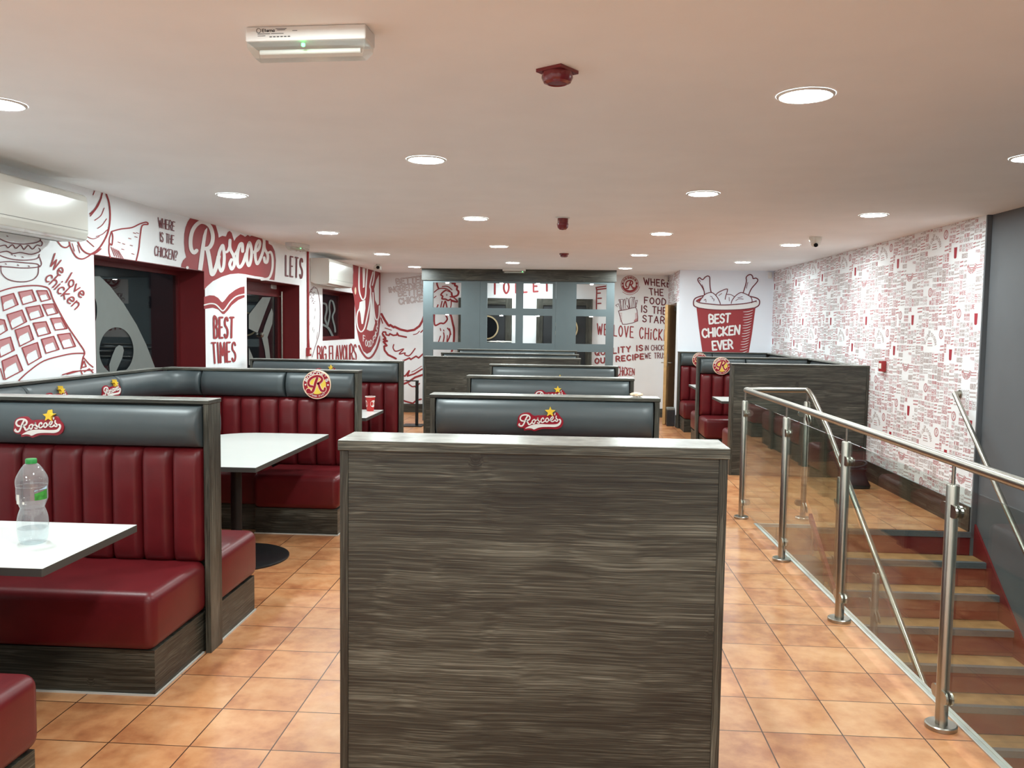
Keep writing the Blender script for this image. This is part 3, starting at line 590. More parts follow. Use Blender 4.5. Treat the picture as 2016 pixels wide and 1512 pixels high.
for i, ch in enumerate("ROSCOES"):
    a = math.radians(205+i*21.6); c, s_ = math.cos(a), math.sin(a); tx, ty = -s_, c
    o = (463+184*c, 350+182*s_); n_ = (463+146*c, 350+142*s_); hw = 21
    MBk.text(ch, (o[0]-tx*hw, o[1]-ty*hw), (o[0]+tx*hw, o[1]+ty*hw), (n_[0]+tx*hw*.8, n_[1]+ty*hw*.8), (n_[0]-tx*hw*.8, n_[1]-ty*hw*.8), .75, 4)
for x in (295, 632): MBk.ell(x, 362, 13, 13, 4, 3)
for t, q in (('WHERE', [(782, 200), (1396, 272), (1390, 415), (796, 352)]), ('THE', [(905, 440), (1228, 465), (1226, 608), (925, 585)]), ('FOOD', [(800, 640), (1292, 682), (1282, 826), (800, 778)]), ('IS THE', [(732, 832), (1300, 882), (1294, 1040), (728, 980)]), ('STAR', [(764, 1055), (1262, 1095), (1254, 1248), (758, 1200)])): MBk.text(t, *q, 2.1, 1, gap=.3)
for p, wd in (([(205, 955), (350, 930), (460, 902), (595, 872)], 1.3), ([(205, 955), (245, 1110), (298, 1262)], 1.3), ([(298, 1262), (400, 1258), (520, 1232), (640, 1185)], 1.2), ([(595, 872), (628, 940), (645, 1080), (645, 1185)], 1.3), ([(240, 945), (232, 880), (205, 790), (140, 825), (180, 860)], .9), ([(265, 935), (240, 800), (210, 700), (225, 690), (260, 790)], .9), ([(275, 930), (250, 690), (310, 690), (300, 925)], .9), ([(330, 925), (320, 720), (345, 680), (375, 920)], .9), ([(365, 820), (385, 660), (425, 680), (450, 895)], .9), ([(400, 830), (440, 905)], 1.5), ([(470, 890), (455, 680), (490, 640), (525, 645), (510, 760), (500, 885)], .9), ([(535, 885), (540, 700), (575, 640), (560, 740), (580, 875)], .9), ([(600, 870), (595, 720), (640, 712), (620, 800)], .9), ([(525, 650), (575, 640)], .9), ([(430, 700), (455, 880)], 1.4), ([(600, 760), (610, 860)], 1.3)): MBk.st(p, wd, 1, 2, smooth=False)
for i in range(8): MBk.st([(590, 1010+i*22), (640, 1005+i*22)], .9, 2, 2, smooth=False); MBk.st([(240, 1005+i*28), (285, 1008+i*28)], .7, 2, 2, smooth=False)
MBk.poly([(560, 1165), (640, 1120), (640, 1185), (560, 1215)], 2, 1)
MBk.reg(1160, 500, .18849)
MBk.text('WE LOVE CHiCKEN', (85, 728), (878, 800), (872, 912), (85, 838), 2.2, 0, gap=.36)
MBk.text('QUALITY IS', (66, 1000), (560, 955), (560, 1008), (66, 1062), 2.3, 3, 2, gap=.3); MBk.text('QUALITY IS', (60, 997), (554, 952), (554, 1005), (60, 1058), 2.1, 0, 3, gap=.3)
MBk.text('OUR RECIPE', (66, 1096), (572, 1046), (572, 1098), (66, 1148), 2.4, 3, 2, gap=.3); MBk.text('OUR RECIPE', (60, 1092), (566, 1042), (566, 1094), (60, 1144), 2.2, 0, 3, gap=.3)
MBk.text('iN CHiCKEN', (582, 955), (835, 950), (835, 1003), (582, 1008), 1.3, 1); MBk.text('WE TRUST', (582, 1036), (830, 1032), (830, 1088), (582, 1090), 1.4, 1, gap=.28)
MBk.text('CHiCKEN', (296, 1172), (472, 1200), (470, 1264), (294, 1272), 1.6, 0)
MBk.obj('wall_mural', RED, WALL_B)

def gw(px, py, h): p = onY(px, py, BESTY); return (p.x, p.y-h-.0004, p.z)
MG = Mural(gw); MG.reg(1340, 520, .11905); MG.f = 1.12
MG.poly([(262, 722), (450, 745), (640, 757), (850, 757), (1050, 747), (1238, 722), (1180, 1150), (1120, 1500), (365, 1500), (300, 1050)], 0, 1)
MG.poly([(225, 620), (300, 640), (500, 662), (680, 676), (900, 666), (1100, 646), (1285, 605), (1285, 670), (1225, 712), (1050, 742), (850, 752), (640, 752), (450, 742), (290, 720), (225, 680)], 4, 2)
MG.poly([(252, 600), (320, 560), (380, 545), (330, 590), (318, 628)], 0, 2)
GS = lambda p, wd=13, **k: MG.st(p, wd*.11905, 1, 3, **k)
GS([(372, 522), (300, 540), (240, 568), (212, 620), (222, 690), (290, 722)], 17); GS([(1150, 536), (1250, 560), (1302, 605), (1292, 680), (1232, 720)], 17); GS([(290, 722), (450, 746), (640, 758), (850, 757), (1050, 746), (1235, 720)], 12)
GS([(258, 612), (330, 642), (500, 662), (680, 676), (900, 667), (1100, 646), (1250, 610)], 15)
GS([(390, 510), (388, 450), (350, 370), (292, 285), (286, 245), (315, 226), (348, 252), (375, 250), (402, 218), (445, 197), (478, 215), (482, 290), (488, 390), (505, 470)], 15)
GS([(318, 610), (360, 545), (420, 490), (505, 468), (565, 502), (612, 560), (645, 625), (656, 660)], 12); GS([(580, 512), (620, 470), (700, 430), (765, 412), (772, 440), (745, 530), (735, 582)], 12); GS([(760, 500), (830, 505), (890, 540)], 9)
GS([(1035, 470), (1072, 350), (1088, 270), (1082, 225), (1112, 185), (1160, 174), (1190, 205), (1198, 240), (1245, 232), (1276, 262), (1250, 312), (1180, 392), (1138, 470), (1124, 520)], 15)
GS([(836, 650), (850, 600), (900, 532), (960, 485), (1010, 470), (1100, 505), (1160, 545), (1180, 600), (1176, 640)], 12)
for p in ([(355, 340), (385, 420)], [(305, 260), (325, 290)], [(1110, 300), (1085, 400)], [(385, 600), (412, 580), (420, 630)], [(490, 530), (520, 545), (525, 570), (552, 580), (545, 610)], [(630, 520), (680, 485)], [(800, 550), (805, 610)], [(910, 605), (960, 575), (1035, 580)], [(945, 555), (1020, 540)], [(1245, 600), (1250, 630)]): GS(p, 8)
MG.text('BEST', (470, 845), (820, 818), (808, 955), (478, 985), 3.5, 4, 3); MG.text('CHICKEN', (352, 1080), (980, 1012), (966, 1155), (366, 1212), 3.5, 4, 3); MG.text('EVER', (522, 1280), (850, 1256), (862, 1394), (532, 1418), 3.5, 4, 3)
for i in range(16):
    t = i/15; xl = 1030-60*t*t+ (20 if i % 3 == 1 else 0); xr = 1198-92*t; y = 790+i*45
    MG.st([(xl, y), ((xl+xr)/2, y-6), (xr, y-32)], 1.0, 4, 3, taper=True)
MG.obj('wall_mural', RED, WALL_BEST)

# ---- printed wallpaper on the right wall: one repeat of 1.262 x 0.883 m, laid out and repeated
TW, TH = 1.262, .883
rnd = random.Random(11)
WORDS = ['ROSCOES', 'FOOD FAST', 'CHICKEN', 'BEST EVER', 'LETS EAT', 'BIG FLAVOURS', 'BETTER', 'WE LOVE CHICKEN', 'STAR', 'BEST TIMES', 'WHERE', 'RECIPE', 'QUALITY', 'INGREDIENTS', 'THE FOOD', 'IS THE STAR', 'WE TRUST', 'CHICKEN']
quads = []   # (4 points, material)
def wq(pts, wd, mt):
    for (ax, ay), (bx, by) in zip(pts[:-1], pts[1:]):
        l = math.hypot(bx-ax, by-ay)
        if l < 1e-5: continue
        ex, ey = (bx-ax)/l*wd*.5, (by-ay)/l*wd*.5; nx, ny = -(by-ay)/l*wd/2, (bx-ax)/l*wd/2
        quads.append((((ax-ex+nx, ay-ey+ny), (bx+ex+nx, by+ey+ny), (bx+ex-nx, by+ey-ny), (ax-ex-nx, ay-ey-ny)), mt))
def wtext(t, x0, y0, x1, y1, wd, mt, rot=False):
    st, W = layout(t, .16)
    for pl, rd in st:
        q = [((x0+(x1-x0)*b, y0+(y1-y0)*a/W) if rot else (x0+(x1-x0)*a/W, y0+(y1-y0)*b)) for a, b in pl]
        wq(q, wd, mt)
keep = []
def subdivide(x0, y0, x1, y1, d=0):
    W_, H_ = x1-x0, y1-y0
    if (W_*H_ < .010 and rnd.random() < .75) or W_*H_ < .005 or (W_ < .08 and H_ < .08): keep.append((x0, y0, x1, y1)); return
    if W_ > H_*1.15 or (W_ > H_*.8 and rnd.random() < .5): c = x0+W_*rnd.uniform(.36, .64); subdivide(x0, y0, c, y1); subdivide(c, y0, x1, y1)
    else: c = y0+H_*rnd.uniform(.36, .64); subdivide(x0, y0, x1, c); subdivide(x0, c, x1, y1)
subdivide(0, 0, TW, TH)
CU = [(.620, .445), (1.045, .753)]
arcs = [(.20, .50, .105, 1), (.93, .33, .085, -1)]; logos = [(.42, .62), (.15, .12), (.74, .80)]
def hit(x0, y0, x1, y1):
    for cx, c_y in CU:
        for k in (0, -TH, TH):
            if x0 < cx+.04 and x1 > cx-.04 and y0 < c_y+k+.055 and y1 > c_y+k-.055: return True
    for cx, c_y, r, s in arcs:
        if x0 < cx+r*.7 and x1 > cx-r*.7 and y0 < c_y+(.11 if s > 0 else .01) and y1 > c_y-(.01 if s > 0 else .11): return True
    for cx, c_y in logos:
        if x0 < cx+.035 and x1 > cx-.035 and y0 < c_y+.035 and y1 > c_y-.035: return True
    return False
for x0, y0, x1, y1 in keep:
    if hit(x0, y0, x1, y1): continue
    W_, H_ = x1-x0, y1-y0; mt = rnd.choice([0, 0, 1, 1]); p = .006; x0 += p; y0 += p; x1 -= p; y1 -= p
    k = rnd.random()
    if H_ > W_*1.5:
        wtext(rnd.choice(WORDS), x1, y0, x0 if W_ < .09 else x1-.06, y1, min(.007, W_*.09), mt, True)
        if W_ >= .09: wtext(rnd.choice(WORDS), x0+.03, y0, x0, y1, .006, 0, True)
    elif k < .3:
        n = max(2, int((y1-y0)/.024))
        for i in range(n): wq([(x0+rnd.uniform(0, .01), y0+(i+.5)*(y1-y0)/n), (x1-rnd.uniform(0, .02), y0+(i+.5)*(y1-y0)/n+.004)], (y1-y0)/n*.40, mt)
    else:
        n = max(1, round((y1-y0)/.033))
        for i in range(n):
            b0 = y0+i*(y1-y0)/n+.004; b1 = y0+(i+1)*(y1-y0)/n-.006
            wtext(rnd.choice(WORDS if W_ > .1 else ['STAR', 'BEST', 'EVER', 'FOOD', 'LOVE']), x0, b0, x1, b1, (b1-b0)*.19, mt if rnd.random() < .7 else 1-mt)
def fillpoly(pts, mt):
    for i in range(1, len(pts)-1): quads.append(((pts[0], pts[i], pts[i+1], pts[i+1]), mt))
for cx, c_y in CU: fillpoly([(cx-.030, c_y+.046), (cx+.030, c_y+.046), (cx+.024, c_y-.042), (cx+.012, c_y-.050), (cx-.012, c_y-.050), (cx-.024, c_y-.042)], 2)
for cx, c_y, r, s in arcs:
    n = 15
    for i, ch in enumerate('WE LOVE CHICKEN'):
        if ch == ' ': continue
        a = PI*(1-(i+.5)/n)*.86+.22 if s > 0 else -PI*(1-(i+.5)/n)*.86-.22
        tx, ty = (math.sin(a), -math.cos(a)) if s > 0 else (-math.sin(a), math.cos(a)); c, sn = math.cos(a), math.sin(a)
        st, W = layout(ch); hh = .032
        for pl, rd in st:
            wq([(cx+c*(r+hh*b*s - (0 if s > 0 else 0))+tx*(aa/max(W, .3)-.5)*.021, c_y+sn*(r+hh*b*s)*.95+ty*(aa/max(W, .3)-.5)*.021) for aa, b in pl], .007, 0 if s > 0 else 1)
for cx, c_y, r, s in arcs:
    for i in range(3): wq([(cx-r*.45, c_y+s*(.012+i*.022)), (cx+r*(.45-.1*i), c_y+s*(.014+i*.022))], .0095, i % 2)
for cx, c_y in logos:
    P_ = [(cx+.036*math.cos(2*PI*i/20), c_y+.036*math.sin(2*PI*i/20)) for i in range(21)]; wq(P_, .013, 1)
    wq([(cx-.012, c_y-.02), (cx-.004, c_y+.02), (cx+.014, c_y+.016), (cx+.008, c_y), (cx-.006, c_y), (cx+.016, c_y-.022)], .007, 1)
def paper(mb, fn, u0, u1, v0, v1):
    """fill u0..u1 x v0..v1; u counts along the wall from the repeat's left edge"""
    i0, i1 = math.floor(u0/TW), math.ceil(u1/TW); j0, j1 = math.floor(v0/TH), math.ceil(v1/TH)
    for i in range(i0, i1):
        for j in range(j0, j1):
            vs, fs, ms = [], [], []
            for qi, (q, mt) in enumerate(quads):
                P_ = [(min(max(x+i*TW, u0), u1), min(max(y+j*TH, v0), v1)) for x, y in q]
                if max(p[0] for p in P_)-min(p[0] for p in P_) < 1e-4 or max(p[1] for p in P_)-min(p[1] for p in P_) < 1e-4: continue
                if P_[2] == P_[3]: P_ = P_[:3]
                k = len(vs); vs += [(lambda t: (t[0]-(qi % 29)*1.4e-5, t[1], t[2]))(fn(*p)) for p in P_]; fs.append(tuple(range(k, k+len(P_)))); ms.append(mt)
            o = len(mb.v); mb.v += vs; mb.f += [tuple(a+o for a in f) for f in fs]; mb.m += ms
# u runs towards the camera (reading direction on that wall); a cup sits at Y 7.56, z 1.44
U0 = 7.56+.620
m = MB(); paper(m, lambda u, v: (RX-.0006, U0-u, v+1.445-.445), U0-BESTY+.001, U0-7.052, -1.0+.206, CZ-1.0)
m.obj('wallpaper_print', ['paper_grey', 'paper_rose', 'paper_red'], WALL_R, fix=False)
m = MB(); paper(m, lambda u, v: (RETX-.0006, 16-u, v), .56, 16-BESTY, 2.07, CZ-.001); m.obj('wallpaper_print', ['paper_grey', 'paper_rose', 'paper_red'], WALL_RET, fix=False)

# ================================================================== FURNITURE
# ---- badges (drawn in badge units, u to the right, v up, h out of the seat back)
BK = .26/1650
BADGE_OUT = [(230, 500), (300, 420), (420, 370), (560, 358), (650, 385), (710, 440), (800, 472), (900, 450), (1010, 448), (1120, 440), (1210, 440), (1300, 425), (1400, 420), (1460, 380), (1520, 330), (1590, 350), (1650, 420), (1690, 480), (1755, 540), (1795, 640), (1775, 760), (1700, 860), (1580, 915), (1400, 915), (1100, 915), (960, 945), (800, 1005), (700, 975), (560, 965), (430, 990), (415, 905), (330, 905), (230, 875), (175, 790), (195, 700), (205, 600)]
BADGE_ST = [([(400, 655), (330, 640), (288, 570), (330, 480), (430, 438), (560, 448), (628, 520), (600, 600), (500, 640)], 58, 0), ([(540, 480), (480, 590), (430, 720), (380, 808), (320, 830), (250, 800), (262, 758)], 60, 0), ([(500, 640), (555, 700), (590, 768), (650, 750), (705, 690)], 56, 0),
            ([(790, 590), (715, 640), (715, 710), (770, 735), (812, 660)], 46, 1), ([(812, 630), (870, 610), (905, 530)], 36, 0), ([(905, 530), (905, 600), (965, 670), (945, 718), (890, 700)], 46, 0), ([(965, 690), (1010, 640)], 34, 0), ([(1110, 575), (1080, 530), (1025, 590), (1025, 672), (1075, 690), (1150, 635)], 48, 0),
            ([(1240, 530), (1180, 580), (1185, 655), (1235, 668), (1280, 600)], 46, 1), ([(1290, 600), (1350, 610), (1430, 550), (1440, 490), (1385, 500), (1345, 585), (1385, 650), (1455, 640), (1515, 585)], 44, 0), ([(1545, 455), (1540, 525), (1600, 595), (1572, 640), (1520, 622)], 46, 0), ([(1500, 362), (1490, 412)], 40, 0)]
SWASH = [(1615, 572), (1680, 556), (1722, 620), (1702, 720), (1630, 800), (1500, 840), (1300, 840), (1080, 850), (920, 880), (780, 942), (700, 910), (580, 902), (462, 920), (600, 830), (760, 770), (1000, 748), (1300, 758), (1550, 742), (1640, 690), (1672, 625), (1640, 592)]
def strip(mb, pts, wd, fn, h0, h1, closed=False, m=0):
    """raised rounded stroke"""
    n = len(pts); L = []; R = []
    for i, p in enumerate(pts):
        a = pts[i-1] if (i > 0 or closed) else pts[0]; b = pts[(i+1) % n] if (i < n-1 or closed) else pts[-1]
        dx, dy = b[0]-a[0], b[1]-a[1]; l = math.hypot(dx, dy) or 1
        L.append((p[0]-dy/l*wd/2, p[1]+dx/l*wd/2)); R.append((p[0]+dy/l*wd/2, p[1]-dx/l*wd/2))
    o = len(mb.v)
    for i in range(n): mb.v += [tuple(fn(*L[i], h1)), tuple(fn(*R[i], h1)), tuple(fn(*L[i], h0)), tuple(fn(*R[i], h0))]
    for i in range(n if closed else n-1):
        a, b = o+4*i, o+4*((i+1) % n)
        for f in ((a, b, b+1, a+1), (a, a+2, b+2, b), (a+1, b+1, b+3, a+3)): mb.f.append(f); mb.m.append(m)
    if not closed:
        for i in (0, n-1):
            a = o+4*i; mb.f.append((a, a+1, a+3, a+2)); mb.m.append(m)
            p = pts[i]; k = 10
            mb.add([fn(p[0]+wd/2*math.cos(2*PI*j/k), p[1]+wd/2*math.sin(2*PI*j/k), h1+3e-5) for j in range(k)], [tuple(range(k))], m)
def script_badge(parent, fr, u, z, d):
    """fr(s, d, z) -> world"""
    def fn(x, y, h): return fr(u+(x-985)*BK, d+h, z-(y-640)*BK)
    mb = MB(); mb.prism(cr(BADGE_OUT, 3, True), fn, -.03, .008); b = mb.obj('logo_badge', 'badge_red', parent)
    mb = MB()
    for p, wd, c in BADGE_ST: strip(mb, cr([(x, y) for x, y in p], 4, bool(c)), wd*.84, fn, .007, .0125, bool(c))
    mb.prism(cr(SWASH, 3, True), fn, .007, .0125); mb.obj('raised_lettering', 'badge_white', b)
    mb = MB(); P_ = [(1330+(185 if i % 2 == 0 else 82)*math.sin(PI*i/5), 320-(185 if i % 2 == 0 else 82)*math.cos(PI*i/5)) for i in range(10)]
    mb.prism(P_, fn, -.02, .014); mb.obj('star', 'star_yellow', b)
def round_badge(parent, fr, u, z, d, r=.117):
    def fn(x, y, h): return fr(u+x*r, d+h, z+y*r)
    ci = lambda q, n=48: [(q*math.cos(2*PI*i/n), q*math.sin(2*PI*i/n)) for i in range(n)]
    mb = MB(); mb.prism(ci(1), fn, -.03, .008); b = mb.obj('logo_badge', 'badge_cream', parent)
    mb = MB(); mb.prism(ci(.94), fn, .007, .010); mb.obj('red_ring', 'badge_red', b)
    mb = MB(); mb.prism(ci(.66), fn, .009, .012); mb.obj('yellow_disc', 'badge_yellow', b)
    S = lambda x, y: ((x-795)/650, -(y-800)/605)
    Rs = [([(600, 870), (480, 850), (410, 730), (470, 590), (600, 490), (780, 430), (940, 440), (1040, 520), (1030, 620), (930, 710), (860, 750)], .15), ([(820, 520), (740, 720), (690, 900), (610, 1080), (500, 1130), (380, 1110), (370, 1040), (440, 1020), (480, 1080)], .17), ([(880, 750), (930, 900), (1000, 1020), (1090, 1060), (1160, 1030), (1180, 940)], .15)]
    for nm, ex, mt, h0, h1 in (('letter_outline', .085, 'badge_cream', .011, .0135), ('letter', 0, 'badge_red', .013, .0155)):
        mb = MB()
        for p, wd in Rs: strip(mb, cr([S(*q) for q in p], 4), wd+ex, fn, h0, h1)
        mb.obj(nm, mt, b)
    mb = MB()
    for i, ch in enumerate("ROSCOE'S"):
        a = math.radians(155-i*18.6); st, W = layout(ch); W = max(W, .3)
        for pl, rd in st:
            q = [(.80*math.cos(a)+math.sin(a)*(aa/W-.5)*.19*(W/.55)+math.cos(a)*(bb-.5)*.2, .80*math.sin(a)-math.cos(a)*(aa/W-.5)*.19*(W/.55)+math.sin(a)*(bb-.5)*.2) for aa, bb in (cr(pl, 2) if rd else pl)]
            strip(mb, q, .055, fn, .009, .0125)
    mb.obj('ring_lettering', 'badge_white', b); mb = MB()
    for i, ch in enumerate('FOOD FAST'):
        if ch == ' ': continue
        a = math.radians(240+i*9); st, W = layout(ch)
        for pl, rd in st: strip(mb, [(.80*math.cos(a)-math.sin(a)*(aa/W-.5)*.09-math.cos(a)*(bb-.5)*.1, .80*math.sin(a)+math.cos(a)*(aa/W-.5)*.09-math.sin(a)*(bb-.5)*.1) for aa, bb in pl], .022, fn, .009, .0115)
    mb.obj('lower_lettering', 'badge_white', b)
    for s in (-1, 1): mb = MB(); mb.prism([(s*.8+.06*math.cos(2*PI*i/12), .0+.06*math.sin(2*PI*i/12)) for i in range(12)], fn, .009, .0125); mb.obj('ring_dot', 'badge_white', b)

# ---- upholstery
def pad(fr, s0, s1, z0, z1, base, depth, channels=0, ez=3.2, ends=True, ns=None, back=True):
    mb = MB(); W_ = s1-s0
    if channels: per = 9; ns = channels*per
    else: ns = ns or max(16, int(W_/.05))
    zs = [0, .012, .03, .07, .14, .25, .38, .5, .62, .74, .84, .91, .96, .985, 1]
    if not channels and ends:
        re = .016/W_; ue = [re*q for q in (0, .08, .25, .55, 1)]; us = ue+[re+(1-2*re)*i/ns for i in range(1, ns)]+[1-q for q in reversed(ue)]
    else: us = [i/ns for i in range(ns+1)]
    for v in zs:
        E_ = (1-abs(2*v-1)**(14 if channels else 2.0))
        E_ = max(0, E_)**(.5 if channels else .5)
        for u in us:
            if channels:
                t = (u*channels) % 1.0; C_ = .42+.58*max(0, 1-abs(2*t-1)**4.2)**.5
                if u <= 0 or u >= 1: C_ = 0
                # the channels round over at the top
                C_ *= 1
            else:
                q = max(0, 1-min(u, 1-u)/re); C_ = math.sqrt(max(0, 1-q*q))
            mb.v.append(tuple(fr(s0+u*W_, base+depth*E_*C_, z0+v*(z1-z0))))
    k = len(us)
    for j in range(len(zs)-1):
        for i in range(k-1): mb.f.append((j*k+i, j*k+i+1, (j+1)*k+i+1, (j+1)*k+i)); mb.m.append(0)
    if not back: return mb
    o = len(mb.v); mb.v += [tuple(fr(s0, base-.004, z0)), tuple(fr(s1, base-.004, z0)), tuple(fr(s1, base-.004, z1)), tuple(fr(s0, base-.004, z1))]
    mb.f.append((o, o+3, o+2, o+1)); mb.m.append(0)
    return mb
def frame(O, U, N):
    return lambda s, d, z: (O[0]+U[0]*s+N[0]*d, O[1]+U[1]*s+N[1]*d, z)
def frbox(fr, s0, d0, z0, s1, d1, z1, r=0, seg=2):
    mb = MB(); (mb.rbox(s0, d0, z0, s1, d1, z1, r, seg) if r else mb.box(s0, d0, z0, s1, d1, z1)); mb.v = [fr(*p) for p in mb.v]; return mb
def bench(label, O, U, N, W_, group, badge=None, segs=None, depth=.52, ch=.157, bead=False, seat0=0, name='booth_bench'):
    fr = frame(O, U, N); c = fr(W_/2, depth/2, 0)
    t = thing(name, label, 'bench', c, group)
    wx = 'wood_x' if abs(U[0]) > .5 else 'wood_y'; wy = 'wood_y' if abs(U[0]) > .5 else 'wood_x'
    pl = frbox(fr, seat0+.012, -.045, 0, W_-.012, depth-.03, .204).obj('plinth', [wx, wy], t)
    for p in pl.data.polygons:
        if abs(p.normal.x*U[0]+p.normal.y*U[1]) > .7: p.material_index = 1
    if bead:
        b = frbox(fr, seat0+.004, depth-.03, 0, W_-.004, depth-.022, .008); q = frbox(fr, W_-.012, .0, 0, W_-.004, depth-.03, .008); b.add(q.v, q.f)
        q = frbox(fr, seat0+.004, .0, 0, seat0+.012, depth-.03, .008); b.add(q.v, q.f); b.obj('sealant_bead', 'bead_white', t)
    s = frbox(fr, seat0, -.04, .2055, W_, depth, .466, .048, 5)
    s.obj('seat', 'leather_red', t, smooth=60)
    pad(fr, .004, W_-.004, .455, 1.03, -.044, .078, max(2, round(W_/ch))).obj('backrest', 'leather_red', t, smooth=70)
    heads = []
    for (a, b) in (segs or [(.004, W_-.004)]):
        heads.append(pad(fr, a, b, 1.031, 1.234, -.014, .074).obj('headrest', 'leather_grey', t, smooth=70))
    for kind, u, z in (badge or []):
        (script_badge if kind == 's' else round_badge)(t, fr, u, z, .058)
    return t
def divider(label, x0, x1, y0, y1, top=PH, group='booth dividers', overhang=.004, solid=False, ct=.02, name='booth_divider'):
    """wooden divider running across the room; pads sit in the recess between its two end boards"""
    t = thing(name, label, 'divider', ((x0+x1)/2, (y0+y1)/2, 0), group)
    for a, b in ((x0, x0+.028), (x1-.028, x1)):
        mb = MB(); mb.rbox(a, y0, 0, b, y1, top-ct-.0005, .0012, 1); mb.obj('end_board', 'wood_z', t)
    mb = MB(); mb.rbox(x0-overhang, y0-overhang, top-ct, x1+overhang, y1+overhang, top, .002, 1)
    cap = mb.obj('top_cap', ['wood_x', 'cap_wood'], t)
    for p in cap.data.polygons:
        if p.normal.z > .7: p.material_index = 1
    ym = (y0+y1)/2
    mb = MB()
    if solid: mb.box(x0+.0285, y0+.004, 0, x1-.0285, y0+.026, top-ct-.001)
    else: mb.box(x0+.0285, ym-.022, 0, x1-.0285, ym+.022, top-ct-.001)
    mb.obj('panel', 'wood_x', t)
    return t
FX, BX = (1, 0), (-1, 0)
def bench_to_us(label, x0, x1, yf, group, **k): return bench(label, (x0, yf), (1, 0), (0, -1), x1-x0, group, **k)
def bench_away(label, x0, x1, yb, group, **k): return bench(label, (x1, yb), (-1, 0), (0, 1), x1-x0, group, **k)
G_C, G_L, G_R = 'booth benches down the middle', 'booth benches along the left wall', 'booth benches in the far right corner'

# middle row -------------------------------------------------------
CX0, CX1 = -.752, .528
divider('nearest wooden divider, its broad grey plank back filling the foreground', CX0, CX1+.012, 2.765, 2.975, group='dividers down the middle', solid=True, overhang=.006, ct=.036)
bench_away('red bench hidden behind the nearest broad wooden divider, facing away', CX0+.03, CX1-.018, 2.975, G_C)
mids = [(4.66, 'second', 'directly behind the nearest wooden divider', -.13, 1.126), (6.42, 'third', 'two rows behind the nearest wooden divider', -.105, 1.116), (8.34, 'fourth', 'three rows behind the nearest wooden divider', -.10, 1.09)]
for yf, nm, where, bx, bz in mids:
    divider('wood-framed divider of the %s middle row, %s' % (nm, where), CX0, CX1, yf, yf+.142, group='dividers down the middle')
    bench_to_us('grey-topped bench with a red script badge, %s' % where, CX0+.03, CX1-.03, yf, G_C, badge=[('s', bx-CX0-.03, bz)])
    bench_away('red bench facing away, backing onto the divider %s' % where, CX0+.03, CX1-.03, yf+.142, G_C)
FCX0, FCX1 = -1.722, .19
divider('wide plain plank divider at the start of the far middle booths', FCX0, FCX1, 10.17, 10.31, group='dividers down the middle', solid=True)
bench_away('wide red bench behind the wide plain plank divider, facing the grey screen', FCX0+.03, FCX1-.03, 10.31, G_C)
for yf, nm in ((11.60, 'just behind the wide plain plank divider'), (13.38, 'farthest of the middle row, under the grey lattice screen')):
    divider('long wood-framed divider %s' % nm, FCX0, FCX1, yf, yf+.14, group='dividers down the middle')
    bench_to_us('long grey-topped bench %s' % nm, FCX0+.03, FCX1-.03, yf, G_C, badge=[('s', .92, 1.128)])
bench_away('long red bench facing away, second booth behind the wide plank divider', FCX0+.03, FCX1-.03, 11.74, G_C)

# left row ---------------------------------------------------------
LE = -1.73
divider('wood-framed divider nearest on the left, bottle table in front of it', -3.35, LE, 3.972, 4.112, 1.264, 'dividers along the left wall')
bench_to_us('red bench behind the bottle table, large script badge on its headrest', -3.30, LE-.03, 3.972, G_L, badge=[('s', 3.30-2.552, 1.128)], bead=True)
bench_away('red seat end facing away behind the nearest left divider', -3.30, LE-.006, 4.112, G_L, bead=True)
bench_away('red seat corner at the bottom left edge of the picture', -3.30, -1.745, 2.135, G_L)
divider('wood-framed divider at the bottom left, mostly outside the picture', -3.35, -1.72, 1.99, 2.132, group='dividers along the left wall')
# wall bench between the first two left dividers, with rounded corner
t = thing('booth_divider', 'low wood-capped backing along the left wall under the big dark window', 'divider', (-3.40, 5.4, 0), 'dividers along the left wall')
mb = MB(); mb.box(LX+.006, 4.13, 0, -3.395, 6.79, PH-.021); mb.obj('panel', 'wood_y', t)
mb = MB(); mb.rbox(LX+.006, 4.12, PH-.02, -3.345, 6.795, PH, .002, 1); cap = mb.obj('top_cap', ['wood_y', 'cap_wood'], t)
for p in cap.data.polygons:
    if p.normal.z > .7: p.material_index = 1
frL = lambda s, d, z: (-3.35+d, 6.30-s, z)
wb = thing('booth_bench', 'red and grey bench along the left wall carrying two script badges', 'bench', (-3.1, 5.4, 0), G_L)
frbox(frL, 0.02, -.03, 0, 1.66, .46, .204).obj('plinth', 'wood_y', wb)
frbox(frL, 0, -.03, .2055, 1.68, .50, .466, .032, 4).obj('seat', 'leather_red', wb, smooth=60)
pad(frL, 0, 1.68, .455, 1.03, -.038, .075, 11).obj('backrest', 'leather_red', wb, smooth=70)
pad(frL, .265, 1.33, 1.031, 1.234, -.012, .068).obj('headrest', 'leather_grey', wb, smooth=70)
pad(frL, 1.335, 2.165, 1.031, 1.234, -.012, .068).obj('headrest', 'leather_grey', wb, smooth=70)
frB = lambda s, d, z: (-3.35+d, 4.0+s, z)
script_badge(wb, frB, 5.235-4.0, 1.132, .054); script_badge(wb, frB, 5.895-4.0, 1.132, .054)
